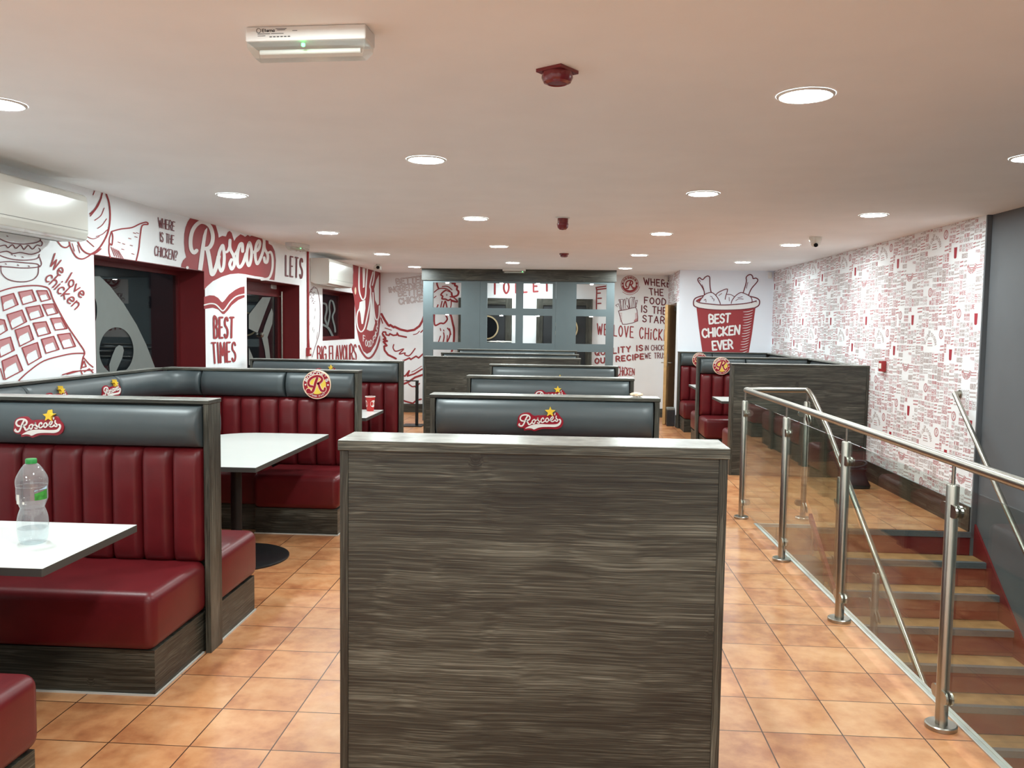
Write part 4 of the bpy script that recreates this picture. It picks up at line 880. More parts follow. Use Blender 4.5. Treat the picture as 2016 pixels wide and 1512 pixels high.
# second left divider: double bench with round badge
divider('wood-framed divider with the round badge, behind the rounded white table', -3.35, -1.70, 6.81, 6.95, group='dividers along the left wall')
b2 = bench_to_us('red bench with a large round badge, behind the rounded white table', -3.02, -1.725, 6.81, G_L, badge=[('r', 3.02-2.025, 1.14)], segs=[(.004, .715), (.72, 1.29)], bead=True, seat0=.62)
arc = cr([(-3.025, 6.86), (-3.16, 6.845), (-3.27, 6.79), (-3.345, 6.67), (-3.385, 6.45), (-3.388, 6.04)], 6)
ln = [0]
for a, b in zip(arc[:-1], arc[1:]): ln.append(ln[-1]+math.hypot(b[0]-a[0], b[1]-a[1]))
def fr_arc(s, d, z):
    s = max(0, min(ln[-1]-1e-6, s)); i = max(k for k in range(len(ln)-1) if ln[k] <= s); q = (s-ln[i])/(ln[i+1]-ln[i])
    a, b = arc[i], arc[i+1]; dx, dy = b[0]-a[0], b[1]-a[1]; l = math.hypot(dx, dy)
    i2 = min(i+1, len(arc)-2); dx2, dy2 = arc[i2+1][0]-arc[i2][0], arc[i2+1][1]-arc[i2][1]; l2 = math.hypot(dx2, dy2)
    nx, ny = -dy/l*(1-q)-dy2/l2*q, dx/l*(1-q)+dx2/l2*q; nl = math.hypot(nx, ny)
    return (a[0]+dx*q-nx/nl*-d, a[1]+dy*q+ny/nl*d, z)
pad(fr_arc, .004, ln[-1]-.004, 1.031, 1.234, .026, .068, ns=36, back=False).obj('headrest', 'leather_grey', wb, smooth=70)
pad(fr_arc, .0, ln[-1], .455, 1.03, 0, .072, 6, back=False).obj('backrest', 'leather_red', wb, smooth=70)
frbox(frame((0, 0), (1, 0), (0, 1)), -3.37, 6.40, .2055, -2.402, 6.78, .466, .03, 4).obj('corner_seat', 'leather_red', wb, smooth=60)
frbox(frame((0, 0), (1, 0), (0, 1)), -3.37, 6.43, 0, -2.41, 6.78, .204).obj('corner_plinth', 'wood_x', wb)
bench_away('red bench facing away behind the divider with the round badge', -3.30, -1.73, 6.95, G_L)
divider('farthest wood-framed divider on the left, behind the red cup', -3.335, -1.71, 8.70, 8.84, group='dividers along the left wall')
bench_to_us('red bench behind the red paper cup, star of its badge just showing', -3.30, -1.74, 8.70, G_L, badge=[('s', 3.30-2.50, 1.128)])

# right-hand corner ------------------------------------------------
divider('plain plank divider standing against the papered wall behind the steel rail', 1.862, RX-.004, 9.48, 9.62, group='dividers in the far right corner', solid=True)
bench_away('red bench hidden behind the plank divider by the papered wall', 1.89, RX-.10, 9.62, G_R)
divider('middle divider of the far right corner, round badge facing out', 1.80, RX-.004, 11.50, 11.64, group='dividers in the far right corner')
bench_to_us('red bench with round badge in the middle of the far right corner', 1.83, RX-.10, 11.50, G_R, badge=[('r', 2.105-1.83, 1.14)], segs=[(.004, .60), (.605, 1.42)])
bench_away('red seat end just left of the middle divider in the far right corner', 1.815, RX-.10, 11.64, G_R)
divider('last divider of the far right corner, below the bucket painting', 1.85, RX-.004, 13.80, 13.94, group='dividers in the far right corner')
bench_to_us('red bench with round badge right below the painted chicken bucket', 1.88, RX-.10, 13.80, G_R, badge=[('r', 2.175-1.88, 1.13)], segs=[(.004, .50), (.505, 1.37)])
for (ya, yb, lab) in ((9.63, 11.49, 'grey wall bench back beside the papered wall, nearer booth'), (11.65, 13.79, 'grey wall bench back beside the papered wall, farther booth')):
    t = thing('wall_bench', lab, 'bench', (RX-.1, (ya+yb)/2, 0), 'side benches along the papered wall')
    frR = lambda s, d, z: (RX-.035-d, ya+s, z)
    W_ = yb-ya
    frbox(frR, .58, 0, 0, W_-.58, .42, .204).obj('plinth', 'wood_y', t); frbox(frR, .56, 0, .2055, W_-.56, .46, .466, .03, 4).obj('seat', 'leather_red', t, smooth=60)
    pad(frR, 0.01, W_-.01, .47, 1.03, 0, .05, 11).obj('backrest', 'leather_red', t, smooth=70)
    pad(frR, .01, W_*.6, 1.031, 1.234, 0, .06).obj('headrest', 'leather_grey', t, smooth=70); pad(frR, W_*.6+.005, W_-.01, 1.031, 1.234, 0, .06).obj('headrest', 'leather_grey', t, smooth=70)
    mb = MB(); mb.rbox(RX-.034, ya, 0, RX-.002, yb, 1.234, .001, 1); mb.obj('backing_board', 'wood_y', t)
    mb = MB(); mb.rbox(RX-.10, ya, 1.237, RX-.002, yb, PH, .002, 1); mb.obj('top_cap', 'cap_wood', t)

# ---- tables
def rrect(x0, y0, x1, y1, r):
    P_ = []
    for (cx, c_y, a0, rr) in ((x1-r[0], y0+r[0], -90, r[0]), (x1-r[1], y1-r[1], 0, r[1]), (x0+r[2], y1-r[2], 90, r[2]), (x0+r[3], y0+r[3], 180, r[3])):
        for i in range(9): a = math.radians(a0+i*11.25); P_.append((cx+rr*math.cos(a), c_y+rr*math.sin(a)))
    return P_
def table(label, x0, y0, x1, y1, base=None, r=(.004, .004, .004, .004), h=.765, g='white booth tables', br=.30):
    c = base or ((x0+x1)/2, (y0+y1)/2)
    t = thing('booth_table', label, 'table', (c[0], c[1], 0), g)
    P_ = rrect(x0, y0, x1, y1, r); mb = MB()
    mb.prism(P_, lambda u, v, hh: (u, v, hh), h-.030, h-.0012); top = mb.obj('table_edge', 'laminate_edge', t)
    mb = MB(); mb.prism(rrect(x0+.0008, y0+.0008, x1-.0008, y1-.0008, r), lambda u, v, hh: (u, v, hh), h-.0012, h); mb.obj('table_top', 'laminate_white', t)
    mb = MB(); mb.lathe([(0, 0), (br, 0), (br, .010), (br-.012, .016), (.05, .024), (0, .024)], (c[0], c[1], 0), 48); mb.obj('foot_plate', 'black_metal', t, smooth=True)
    mb = MB(); mb.cyl((c[0], c[1], .024), (c[0], c[1], h-.045), .038, 24); mb.obj('pedestal', 'black_metal', t, smooth=True)
    mb = MB(); mb.rbox(c[0]-.16, c[1]-.16, h-.045, c[0]+.16, c[1]+.16, h-.0305, .004, 1); mb.obj('top_plate', 'black_metal', t)
    return t
table('white table with the water bottle, at the left edge', -3.0, 2.812, -1.836, 3.474, (-2.50, 3.143))
table('large white table with rounded far corner and black round foot, left side', -2.72, 4.935, -1.86, 6.515, (-2.265, 5.64), (.004, .004, .33, .33), br=.355)
table('white table carrying the red paper cup', -2.95, 7.70, -1.845, 8.457)
for (a, b, lab) in ((3.62, 4.02, 'white table between the nearest wooden divider and the first script badge'), (5.40, 5.80, 'white table behind the first middle script badge'), (7.16, 7.72, 'white table behind the second middle script badge')): table(lab, -.62, a, .40, b)
table('white table behind the wide plain plank divider', -1.5, 10.86, .0, 11.05); table('white table in the last middle booth below the screen', -1.5, 12.3, .0, 12.82)
table('white table corner showing left of the plank divider, far right', 1.905, 10.28, 2.95, 10.94, br=.25)
table('white table tip peeping out beside the middle divider of the far right corner', 1.93, 12.25, 2.9, 13.2, br=.3)

# ---- water bottle
by = (-2.088, 3.145); BH = .765
t = thing('water_bottle', 'clear plastic water bottle with green cap standing on the left table', 'bottle', (by[0], by[1], BH))
K = .335/1330    # bottle drawn at 1330 units high
prof = [(0, 0.008), (150*K, 0.0), (185*K, 12*K), (208*K, 90*K), (222*K, 200*K), (222*K, 330*K), (212*K, 430*K), (186*K, 520*K), (172*K, 560*K), (186*K, 600*K), (214*K, 680*K), (224*K, 720*K), (224*K, 900*K), (228*K, 905*K), (229*K, 1010*K), (200*K, 1090*K), (150*K, 1180*K), (100*K, 1245*K), (64*K, 1262*K), (64*K, 1300*K)]
prof = cr(prof[1:], 4); prof = [(0, .006)]+[(max(1e-4, a), b) for a, b in prof]
mb = MB(); mb.lathe(prof, (by[0], by[1], BH), 40, cap=False); mb.obj('bottle_body', 'bottle_plastic', t, smooth=True)
mb = MB(); mb.lathe([(0, 1258*K), (80*K, 1258*K), (82*K, 1265*K), (82*K, 1318*K), (76*K, 1330*K), (0, 1330*K)], (by[0], by[1], BH), 32); mb.obj('screw_cap', 'cap_green', t, smooth=True)
def label_patch(name, a0, a1, z0, z1, mat, cut=0):
    mb = MB(); n = 14; R_ = 229.5*K
    for i in range(n+1):
        a = math.radians(a0+(a1-a0)*i/n); zt = z1-cut*(1-i/n)
        mb.v += [(by[0]+R_*math.cos(a), by[1]+R_*math.sin(a), BH+z0), (by[0]+R_*math.cos(a), by[1]+R_*math.sin(a), BH+zt)]
    for i in range(n): mb.f.append((2*i, 2*i+2, 2*i+3, 2*i+1)); mb.m.append(0)
    mb.obj(name, mat, t, fix=False)
label_patch('label', -48, 6, 705*K, 860*K, 'label_green', 50*K); label_patch('label', -48, 6, 862*K, 905*K, 'label_blue', 60*K)
label_patch('label', -122, -105, 650*K, 800*K, 'paper_white'); label_patch('label', -92, -84, 650*K, 690*K, 'paper_white')
mb = MB(); mb.lathe([(0, .008), (150*K, .006), (200*K, 60*K), (217*K, 200*K), (215*K, 240*K), (0, 240*K)], (by[0], by[1], BH), 36); mb.obj('water', 'bottle_plastic', t, smooth=True)
# ---- paper cup
cx, c_y = -1.953, 8.33
t = thing('paper_cup', 'red paper cup with white roundel on the far left table', 'cup', (cx, c_y, .765))
mb = MB(); mb.lathe([(0, .001), (.0335, .001), (.0345, .0), (.049, .146), (.047, .146), (.0325, .004), (0, .004)], (cx, c_y, .765), 32); mb.obj('cup_body', 'cup_red', t, smooth=True)
mb = MB(); mb.lathe([(.0475, .142), (.0505, .141), (.0525, .145), (.0505, .150), (.0475, .149)], (cx, c_y, .765), 32, cap=False); mb.obj('rim', 'paper_white', t, smooth=True)
mb = MB(); k = 24
def cupp(a, z): r = .0348+(.049-.0348)*z/.146+.0006; return (cx+r*math.cos(a), c_y+r*math.sin(a), .765+z)
for ac in (-.55, -2.75):
    mb.add([cupp(ac, .076)]+[cupp(ac+.78*math.cos(2*PI*i/k), .076+.036*math.sin(2*PI*i/k)) for i in range(k)], [(0, 1+i, 1+(i+1) % k) for i in range(k)])
mb.obj('roundel', 'paper_white', t, fix=False)

# ================================================================== GREY LATTICE SCREEN
SY = 14.20
t = thing('lattice_screen', 'grey lattice screen of square openings under a plank header, far end of the room', 'screen', (-.8, SY+.03, 0))
cols = [(-2.423, -1.452, [(-2.255, -1.776)]), (-1.450, -.171, [(-1.332, -.845), (-.721, -.226)]), (-.169, .809, [(.175, .678)])]
rows = [(1.932, 2.354), (1.347, 1.814), (.76, 1.215)]
for xa, xb, ops in cols:
    mb = MB(); xs = [xa]+[v for o in ops for v in o]+[xb]
    for i in range(0, len(xs), 2): mb.box(xs[i], SY, 0, xs[i+1], SY+.07, 2.389)
    for a, b in ops:
        zs = [0]+[v for r in sorted(rows) for v in r]+[2.389]
        for i in range(0, len(zs), 2): mb.box(a, SY, zs[i], b, SY+.07, zs[i+1])
    mb.obj('lattice_panel', 'screen_grey', t)
    for a, b in ops:
        for z0, z1 in rows[:2]:
            mb = MB(); mb.lathe([(0, -.010), (.026, -.010), (.030, 0), (0, 0)], ((a+b)/2, SY+.035, z1-.0005), 20); mb.obj('spotlight', 'puck_glow', t)
mb = MB(); mb.box(-2.445, SY-.03, 2.39, .835, SY+.10, CZ-.001); mb.obj('plank_header', 'wood_x', t)
def crumple(name, label, cat, c, r, seed, mat='paper_white', flat=.5):
    bm = bmesh.new(); bmesh.ops.create_icosphere(bm, subdivisions=3, radius=1); rn = random.Random(seed)
    for v in bm.verts: k = 1+.28*math.sin(7*v.co.x+seed)*math.cos(6*v.co.y)+rn.uniform(-.12, .12); v.co *= k
    zmin = min(v.co.z for v in bm.verts)
    mb = MB(); bm.verts.index_update(); mb.add([(c[0]+v.co.x*r[0], c[1]+v.co.y*r[1], c[2]+(v.co.z-zmin)*r[2]) for v in bm.verts], [[v.index for v in f.verts] for f in bm.faces]); bm.free()
    return tag(mb.obj(name, mat), label, cat)
crumple('crumpled_paper', 'crumpled white paper lying on a ledge of the grey lattice screen', 'paper', (-1.10, SY+.036, 1.3475), (.20, .022, .014), 3)
crumple('crumpled_napkin', 'small crumpled napkin on the cap behind the first script badge', 'napkin', (.405, 4.735, PH+.0005), (.034, .03, .011), 5, 'badge_cream')

# ================================================================== STAIRS
G_, R_, YT = .228, .194, 7.03
def xl(y): return 2.10+.086*(7.07-y)
st = thing('staircase', 'stairs going down with terracotta treads, grey nosings and red risers, right side', 'stairs', (2.8, 5.5, -1.2))
for n in range(0, 13):
    yn = YT-G_*n; z = -R_*n
    if n:
        mb = MB(); mb.prism([(xl(yn+G_), yn+G_), (GX-.002, yn+G_), (GX-.002, yn+.045), (xl(yn+.045), yn+.045)], lambda u, v, h: (u, v, h), z-.04, z); mb.obj('tread', 'tread_tile', st)
    mb = MB(); mb.prism([(xl(yn+.044), yn+(.044 if n else .0095)), (GX-.002, yn+(.044 if n else .0095)), (GX-.002, yn), (xl(yn), yn)], lambda u, v, h: (u, v, h), z-.045, z+.002); mb.obj('nosing', 'nosing_grey', st)
    mb = MB(); mb.box(xl(yn), yn+.010, z-.0455, GX-.002, yn+.028, z-R_+.001) if False else mb.prism([(xl(yn+.03), yn+.03), (GX-.002, yn+.03), (GX-.002, yn+.012), (xl(yn+.012), yn+.012)], lambda u, v, h: (u, v, h), z-R_+.001, z-.0455); mb.obj('riser', 'riser_red', st)
mb = MB(); vs = []
for y in (7.10, 4.05):
    zt = (y-YT)*R_/G_+.045; x = xl(y)
    for dx in (-.03, -.002):
        for dz in (0, -.055): vs.append((x+dx, y, zt+dz))
mb.add(vs, [(0, 1, 3, 2), (4, 6, 7, 5), (0, 2, 6, 4), (1, 5, 7, 3), (0, 4, 5, 1), (2, 3, 7, 6)]); mb.obj('stringer', 'riser_red', st)
mb = MB(); vs = []
for y in (7.03, 4.05):
    zt = (y-YT)*R_/G_+.07
    for dx in (-.016, -.001):
        for dz in (0, -.30): vs.append((GX+dx, y, zt+dz))
mb.add(vs, [(0, 1, 3, 2), (4, 6, 7, 5), (0, 2, 6, 4), (1, 5, 7, 3), (0, 4, 5, 1), (2, 3, 7, 6)]); mb.obj('stringer', 'riser_red', st)

# ---- balustrade
bal = thing('glass_balustrade', 'brushed steel and glass balustrade round the stair opening', 'balustrade', (1.57, 5.0, 0))
def post(x, y, z0, z1, stem_to, dirs, cl=(.143, .92), flange=True, seat=True):
    mb = MB(); mb.lathe([(.0, 0), (.025, 0), (.025, z1-z0-.006), (.022, z1-z0), (0, z1-z0+.002)], (x, y, z0), 28); p = mb.obj('post', 'steel', bal, smooth=True)
    mb = MB(); mb.cyl((x, y, z1), (x, y, stem_to), .0075, 12); mb.obj('stem', 'steel', p, smooth=True)
    if flange:
        mb = MB(); mb.lathe([(.0255, .020), (.058, .020), (.063, .016), (.063, .001), (.0255, .001)], (x, y, z0), 36, cap=False); mb.obj('base_flange', 'steel', p, smooth=True)
    for (dx, dy, sl) in dirs:
        for zc in cl:
            zc = z0+zc; nx, ny = -dy, dx
            prof = [(.022, -.026), (.046, -.026)]+[(.046+.026*math.cos(a), .026*math.sin(a)) for a in [(-80+20*i)*PI/180 for i in range(9)]]+[(.046, .026), (.022, .026)]
            for o0, o1, mt, nm in ((-.016, -.0065, 'steel', 'glass_clamp'), (.0065, .016, 'steel', 'glass_clamp')):
                mb = MB(); mb.prism(prof, lambda u, v, h: (x+dx*u+nx*h, y+dy*u+ny*h, zc+v+sl*u), o0, o1); mb.obj(nm, mt, p)
    return p
PY = [7.325, 6.006, 4.772, 3.501, 2.24]
def pxx(y): return 1.557+(7.325-y)*.0094
for i, y in enumerate(PY):
    dirs = [(0, -1, 0)] if i < 4 else []
    dirs += [(0, 1, 0)] if i else [(1, 0, 0)]
    post(pxx(y), y, 0, 1.026, 1.105, dirs)
post(2.089, 7.352, 0, 1.026, 1.11, [(-1, 0, 0), (.086, -.99, -.852)])
def hz(y): return 1.128-.852*(7.33-y)
def hx2(y): return 2.086+.086*(7.33-y)
for y in (6.70, 6.03, 5.36):
    n = math.ceil((YT-y)/G_); post(hx2(y)+.045, y, -R_*n+.001, hz(y)-.10, hz(y)-.012, [(.086, -.99, -.852), (-.086, .99, .852)], cl=(.16, .62))
for a, b in zip(PY[:-1], PY[1:]):
    mb = MB(); y0, y1 = b+.035, a-.035
    mb.prism([(pxx(y0)-.005, y0), (pxx(y0)+.005, y0), (pxx(y1)+.005, y1), (pxx(y1)-.005, y1)], lambda u, v, h: (u, v, h), .09, 1.028); mb.obj('glass_panel', 'rail_glass', bal)
mb = MB(); mb.box(1.592, 7.333, .09, 2.055, 7.343, 1.028); mb.obj('glass_panel', 'rail_glass', bal)
for ya, yb in ((7.32, 6.735), (6.665, 6.065), (5.995, 5.395)):
    mb = MB(); vs = []
    for y in (ya, yb):
        x = hx2(y)+.045*(1 if y < 7.2 else .2)
        for dx in (-.005, .005):
            for dz in (-.10, -.88): vs.append((x+dx, y, hz(y)+dz))
    mb.add(vs, [(0, 1, 3, 2), (4, 6, 7, 5), (0, 2, 6, 4), (1, 5, 7, 3), (0, 4, 5, 1), (2, 3, 7, 6)]); mb.obj('glass_panel', 'rail_glass', bal)
mb = MB(); path = [(pxx(-.5), -.5, 1.122), (pxx(3), 3.0, 1.122), (pxx(7.30), 7.305, 1.122), (pxx(7.30)+.006, 7.326, 1.122), (pxx(7.30)+.03, 7.333, 1.122), (2.06, 7.352, 1.126), (2.083, 7.35, 1.126), (2.088, 7.33, 1.122)]
path += [(hx2(y)+ (.045 if y < 7.0 else .02), y, hz(y)) for y in (7.26, 6.98, 6.4, 5.3, 4.2)]
mb.tube(path, .0215, 18); mb.obj('handrail', 'steel', bal, smooth=True)
wr = thing('wall_handrail', 'round steel handrail sloping down the wall beside the stairs', 'handrail', (3.3, 6.5, .5))
mb = MB(); mb.tube([(3.352, 7.335, 1.118), (3.318, 7.335, 1.124), (3.302, 7.318, 1.126), (3.302, 7.0, .853), (3.302, 4.2, -1.533)], .02, 16); mb.obj('handrail', 'steel', wr, smooth=True)
mb = MB(); mb.lathe([(0, 0), (.034, 0), (.036, -.008), (0, -.012)], (RX-.001, 7.335, 1.118), 20, axis=0); mb.obj('wall_flange', 'steel', wr, smooth=True)
for y in (6.72, 5.4):
    z = .853-.852*(7.0-y); mb = MB(); mb.tube([(3.302, y, z-.015), (3.302, y, z-.06), (3.33, y, z-.075), (GX-.002, y, z-.075)], .007, 10); mb.lathe([(0, 0), (.028, 0), (.028, -.006), (0, -.006)], (GX-.001, y, z-.075), 18, axis=0); mb.obj('bracket', 'steel', wr, smooth=True)

# ================================================================== CEILING FITTINGS
dl = thing('downlight', 'x', 'light', (0, 0, 0), 'ceiling downlights')
mb = MB(); mb.lathe([(0, -.006), (.097, -.006)], (0, 0, 0), 40, cap=False); dif = mb.obj('diffuser', 'lamp_glow', dl, fix=False)
for p in dif.data.polygons: p.flip() if p.normal.z > 0 else None
mb = MB(); mb.lathe([(.0972, -.0062), (.103, -.008), (.112, -.004), (.114, -.0003)], (0, 0, 0), 40, cap=False); mb.obj('trim_ring', 'white_plastic_matt', dl, smooth=True)
GRID = [('leftmost', -2.49, [3.59, 6.17, 8.70, 11.30, 13.75], [1.02, -1.5]), ('left-middle', -.81, [4.82, 7.46, 10.07, 12.66], [2.25, -.35]), ('right-middle', .943, [3.50, 6.01, 8.58, 11.12, 13.64], [.95, -1.6]), ('rightmost', 2.485, [4.74, 7.08, 9.62, 12.16], [2.2, -.35])]
ORD = ['nearest', 'second', 'third', 'fourth', 'fifth']
first = True
for cname, x, ysv, ysb in GRID:
    for i, y in enumerate(ysv+ysb):
        o = dl if first else copy_tree(dl); first = False
        o.location = (x, y, CZ)
        o['label'] = ('round ceiling downlight, %s one in the %s row' % (ORD[i], cname)) if i < len(ysv) else ('round ceiling downlight behind the camera, %s of the %s row' % (['first', 'second'][i-len(ysv)], cname))
o = copy_tree(dl); o.location = (-.75, 14.80, CZ); o['label'] = 'round ceiling downlight hidden behind the lattice screen, between the toilet doors'

def emergency(label, c, ux, L_=.37, text=False, led=.0):
    """bulkhead hung under the ceiling; ux = its long direction"""
    uy = (-ux[1], ux[0]); fn = lambda a, b, h: (c[0]+ux[0]*a+uy[0]*b, c[1]+ux[1]*a+uy[1]*b, CZ-h)
    t = thing('emergency_light', label, 'emergency light', (c[0], c[1], CZ), 'emergency lights'); H_ = L_/2
    mb = MB(); mb.rbox(-H_, 0, .0005, H_, .105, .046, .005, 2); mb.v = [fn(*p) for p in mb.v]; mb.obj('housing', 'white_plastic_matt', t)
    mb = MB(); sec = [(.004, .0465), (.101, .0465), (.098, .062), (.076, .090), (.03, .090), (.007, .062)]
    vs = [fn(s*(H_-.004), b, h) for s in (-1, 1) for b, h in sec]
    vs = [fn(s*(H_-(.004 if h < .08 else .020)), b, h) for s in (-1, 1) for b, h in sec]; k = len(sec)
    mb.add(vs, [tuple(range(k)), tuple(range(2*k-1, k-1, -1))]+[(i, (i+1) % k, k+(i+1) % k, k+i) for i in range(k)]); mb.obj('clear_cover', 'clear_cover', t)
    mb = MB(); mb.cyl(fn(-H_+.03, .05, .066), fn(H_-.03, .05, .066), .008, 14); mb.obj('tube', 'white_plastic_matt', t, smooth=True)
    mb = MB(); mb.lathe([(0, 0), (.006, 0), (.006, .008), (0, .011)], (0, 0, 0), 14); mb.v = [fn(p[0]+led, p[1]+.012, .0525+p[2]) for p in mb.v]; mb.obj('indicator', 'led_green', t, smooth=True)
    if text:
        mb = MB()
        def put(tx, a0, a1, h0, h1, wd):
            s_, W = layout(tx)
            for pl, rd in s_: strip(mb, [(a0+(a1-a0)*p/W, h1+(h0-h1)*q) for p, q in (cr(pl, 2) if rd else pl)], wd, lambda a, h, o: fn(a, -o, h), .0006, .0010)
        put('Eterna', -.140, -.100, .009, .018, .0022)
        strip(mb, [(-.152+.007*math.cos(i*.5), .0135+.007*math.sin(i*.5)) for i in range(13)], .0018, lambda a, h, o: fn(a, -o, h), .0006, .0010, True)
        for a0, a1, h in ((-.095, -.06, .009), (-.155, -.115, .024), (-.11, -.07, .024), (-.09, -.065, .013), (-.155, -.13, .030), (-.04, -.025, .016)): strip(mb, [(a0, h), (a1, h)], .0016, lambda a, h, o: fn(a, -o, h), .0006, .0010)
        for i in range(6): strip(mb, [(-.115+i*.012, .0335), (-.109+i*.012, .0335)], .003, lambda a, h, o: fn(a, -o, h), .0006, .0010)
        mb.obj('printed_label', 'ink', t)
    return t
emergency('white bulkhead emergency light with green glow, nearest on the ceiling', (-.838, 2.672), (.9985, -.055), .395, True, -.01)
emergency('white bulkhead emergency light hanging before the plank header of the screen', (-.862, 13.86), (1, 0), .38, False, .14)
emergency('white bulkhead emergency light near the lettering over the left doorway', (-3.16, 9.92), (.25, .968), .37, False, .0)

def detector(label, x, y, kind):
    t = thing('fire_alarm_sounder' if kind == 's' else 'smoke_detector', label, 'fire alarm', (x, y, CZ))
    if kind == 'd':
        mb = MB(); a = math.radians(10); P_ = [(.079*math.cos(a+i*PI/2), .079*math.sin(a+i*PI/2)) for i in range(4)]
        mb.prism(P_, lambda u, v, h: (x+u, y+v, CZ-h), .0005, .012); mb.obj('base_plate', 'red_plastic', t)
        mb = MB(); mb.lathe([(.056, -.0125), (.058, -.030), (.050, -.046), (.036, -.052), (.034, -.049), (0, -.051)], (x, y, CZ), 32, cap=False); mb.obj('detector_head', 'red_plastic', t, smooth=True)
    elif kind == 's':
        mb = MB(); mb.lathe([(.046, -.0005), (.046, -.050), (.050, -.054), (.050, -.062), (.044, -.088), (.028, -.104), (0, -.108)], (x, y, CZ), 32, cap=False); mb.obj('sounder_body', 'red_plastic', t, smooth=True)
        mb = MB(); mb.lathe([(.060, -.0005), (.060, -.008), (.046, -.009)], (x, y, CZ), 32, cap=False); mb.obj('base_plate', 'white_plastic_matt', t, smooth=True)
    else:
        mb = MB(); mb.lathe([(.062, -.0005), (.062, -.012), (.050, -.020)], (x, y, CZ), 32, cap=False); mb.obj('base_plate', 'red_plastic', t, smooth=True)
        mb = MB(); mb.lathe([(.050, -.0205), (.048, -.040), (.034, -.048), (0, -.050)], (x, y, CZ), 32, cap=False); mb.obj('detector_head', 'red_plastic', t, smooth=True)
detector('dark red smoke detector on a square plate, nearest on the ceiling', -.047, 3.15, 'd')
detector('dark red drum-shaped alarm sounder hanging mid-ceiling', -.040, 7.36, 's')
detector('small dark red round detector farther back on the ceiling', -.036, 10.99, 'r')

def dome_cam(label, x, y, lens_dir):
    t = thing('security_camera', label, 'camera', (x, y, CZ)); mb = MB()
    mb.lathe([(.062, -.0005), (.062, -.028), (.050, -.060), (.046, -.062)], (x, y, CZ), 32, cap=False); mb.obj('housing', 'white_plastic', t, smooth=True)
    mb = MB(); mb.lathe([(.046*math.cos(a), -.062-.040*math.sin(a)) for a in [i*PI/16 for i in range(9)]], (x, y, CZ), 32); mb.obj('eyeball', 'white_plastic', t, smooth=True)
    d = Vector(lens_dir).normalized(); c = Vector((x, y, CZ-.066)); mb = MB(); mb.tube([c+d*.034, c+d*.046], .021, 20); mb.obj('lens', 'lens_black', t, smooth=True)
dome_cam('white ceiling dome camera near the papered right wall', 2.517, 8.78, (-.12, -.9, -.45))
t = thing('security_camera', 'small white camera on the ceiling above the big round wall print', 'camera', (-3.0, 13.25, CZ))
mb = MB(); mb.rbox(-3.055, 13.22, CZ-.085, -2.945, 13.36, CZ-.018, .02, 3); mb.obj('housing', 'white_plastic', t, smooth=True)
mb = MB(); mb.cyl((-3.0, 13.29, CZ-.02), (-3.0, 13.29, CZ-.0005), .03, 18); mb.obj('mount', 'white_plastic', t, smooth=True)
mb = MB(); mb.cyl((-2.98, 13.222, CZ-.055), (-2.98, 13.208, CZ-.055), .026, 20); mb.obj('lens', 'lens_black', t, smooth=True)
for x, y0, nm in ((3.29, BESTY, 'top right corner of the bucket wall'), (1.80, BY, 'back wall above the capital lettering')):
    t = thing('motion_sensor', 'small white motion sensor in the %s' % nm, 'sensor', (x, y0-.03, 2.5)); mb = MB()
    mb.rbox(x-.03, y0-.055, 2.46, x+.03, y0-.001, 2.565, .012, 3); mb.obj('housing', 'white_plastic_matt', t, smooth=True)
    mb = MB(); mb.rbox(x-.022, y0-.06, 2.47, x+.022, y0-.05, 2.51, .004, 2); mb.obj('sensor_window', 'paper_white', t)

# ================================================================== WALL FITTINGS
def aircon(label, y0, y1, z0, z1, xf):
    t = thing('air_conditioner', label, 'air conditioner', (LX, (y0+y1)/2, z0), 'wall air conditioners')
    sec = [(LX+.001, z0+.03), (LX+.001, z1), (xf-.03, z1), (xf-.006, z1-.012), (xf, z1-.05), (xf, z0+.055), (xf-.012, z0+.012), (xf-.05, z0), (LX+.07, z0+.002)]
    mb = MB(); mb.prism(sec, lambda u, v, h: (u, h, v), y0, y1); o = mb.obj('casing', 'white_plastic', t)
    bv = o.modifiers.new('b', 'BEVEL'); bv.width = .008; bv.segments = 3; bv.limit_method = 'ANGLE'
    mb = MB(); mb.rbox(LX+.075, y0+.05, z0-.004, xf-.055, y1-.05, z0+.0, .001, 1); mb.obj('louvre', 'white_plastic_matt', t)
    mb = MB(); mb.box(LX+.08, y0+.07, z0-.006, LX+.105, y1-.07, z0-.0045); mb.obj('air_slot', 'vent_dark', t)
    mb = MB(); mb.box(xf-.0005, y0+.012, z0+.070, xf+.0006, y1-.012, z0+.074); mb.obj('panel_seam', 'vent_dark', t)
aircon('glossy white wall air conditioner at the upper left, nearest', 4.42, 5.47, 2.165, 2.475, -3.19)
aircon('white wall air conditioner farther along above the small window', 11.16, 12.42, 2.165, 2.515, -3.175)
mb = MB(); mb.cyl((LX+.016, 11.02, 1.312), (LX+.016, 11.02, CZ-.001), .014, 14)
tag(mb.obj('red_conduit', 'red_paint', smooth=True), 'red painted conduit running down the left wall to a call point', 'pipe')
def callpoint(label, fr):
    t = thing('fire_call_point', label, 'fire alarm', fr(0, 0, 0), 'fire call points')
    mb = MB(); mb.rbox(-.052, .0008, -.056, .052, .045, .056, .005, 2); mb.v = [fr(*p) for p in mb.v]; mb.obj('box', 'red_paint', t)
    mb = MB(); mb.rbox(-.032, .0452, -.026, .032, .048, .030, .001, 1); mb.v = [fr(*p) for p in mb.v]; mb.obj('break_glass', 'paper_white', t)
callpoint('red fire call point below the red conduit on the left wall', lambda a, b, c: (LX+b, 11.02+a, 1.255+c))
callpoint('red fire call point on the papered right wall', lambda a, b, c: (RX-b, 9.06-a, 1.272+c))

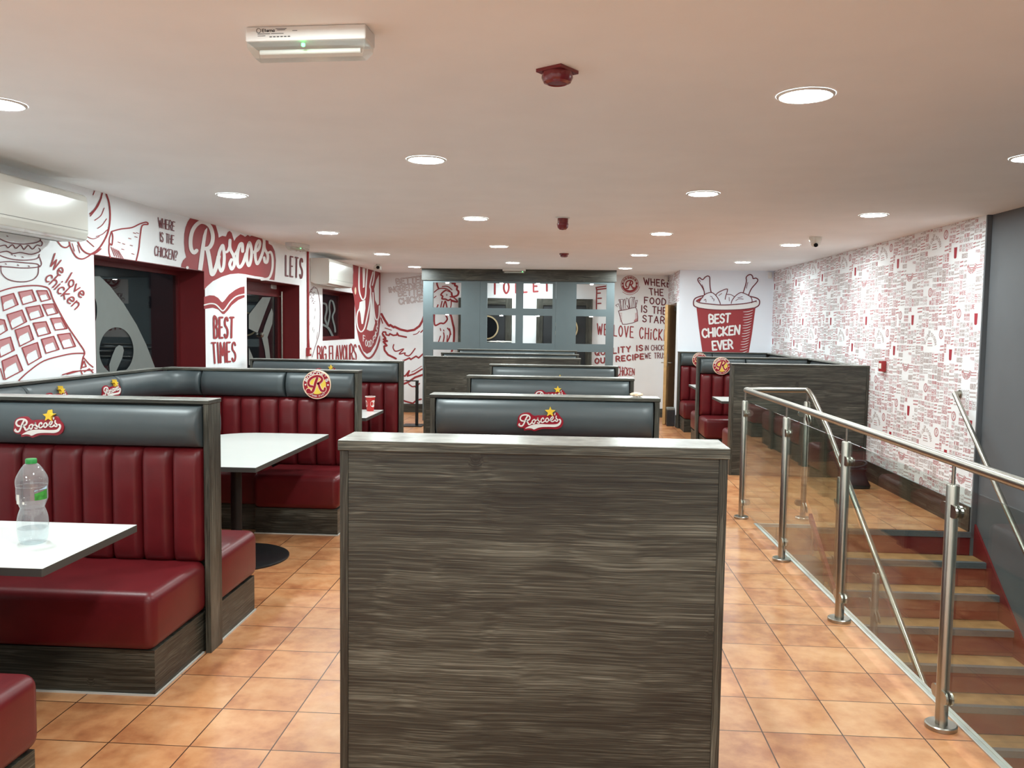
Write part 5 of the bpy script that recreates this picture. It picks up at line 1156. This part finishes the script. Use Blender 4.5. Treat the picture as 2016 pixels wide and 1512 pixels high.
# ================================================================== LOOSE THINGS ON THE FLOOR
t = thing('pedestal_stand', 'thin black metal stand beside the wide plank divider', 'stand', (-2.40, 13.40, 0))
mb = MB(); mb.rbox(-2.60, 13.22, .0005, -2.27, 13.58, .014, .003, 1); mb.obj('base_plate', 'black_metal', t)
mb = MB(); mb.rbox(-2.40, 13.375, .0145, -2.355, 13.425, .72, .004, 1); mb.obj('post', 'black_metal', t)
mb = MB(); mb.rbox(-2.56, 13.38, .7205, -2.35, 13.42, .738, .004, 1); mb.obj('top_arm', 'black_metal', t)
t = thing('waste_bin', 'small black waste bin beside the open wooden door', 'bin', (1.775, 14.13, 0))
mb = MB(); mb.rbox(1.715, 14.06, .0005, 1.835, 14.2, .27, .008, 2); mb.obj('body', 'black_plastic', t)
mb = MB(); mb.rbox(1.712, 14.057, .2705, 1.838, 14.203, .315, .012, 3); mb.obj('lid', 'vent_dark', t)
bx, by2 = 3.07, 8.93
t = thing('black_bag', 'black tool bag with a loop handle on the floor by the papered wall', 'bag', (bx, by2, 0))
mb = MB(); vs = []
for z, wx_, wy_ in ((.0008, .135, .10), (.03, .14, .105), (.10, .105, .08), (.17, .085, .065), (.20, .10, .075), (.205, .08, .06)):
    for i in range(20):
        a = 2*PI*i/20; c, s = math.cos(a), math.sin(a); e = .6
        vs.append((bx+wx_*abs(c)**e*(1 if c > 0 else -1), by2+wy_*abs(s)**e*(1 if s > 0 else -1), z))
mb.add(vs, [(k*20+i, k*20+(i+1) % 20, (k+1)*20+(i+1) % 20, (k+1)*20+i) for k in range(5) for i in range(20)]+[tuple(range(20))[::-1], tuple(range(100, 120))]); mb.obj('body', 'black_plastic', t, smooth=True)
mb = MB(); mb.tube([(bx+.10*math.cos(2*PI*i/28), by2+.05*math.sin(2*PI*i/28), .245+.03*math.sin(2*PI*i/28+.6)) for i in range(29)], .012, 10); mb.obj('loop_handle', 'black_plastic', t, smooth=True)
for s in (-.09, .09):
    mb = MB(); mb.tube([(bx+s, by2, .20), (bx+s*1.05, by2, .25)], .010, 10); mb.obj('strap', 'black_plastic', t, smooth=True)
for o in bpy.data.objects:
    if '_base' in o: del o['_base']
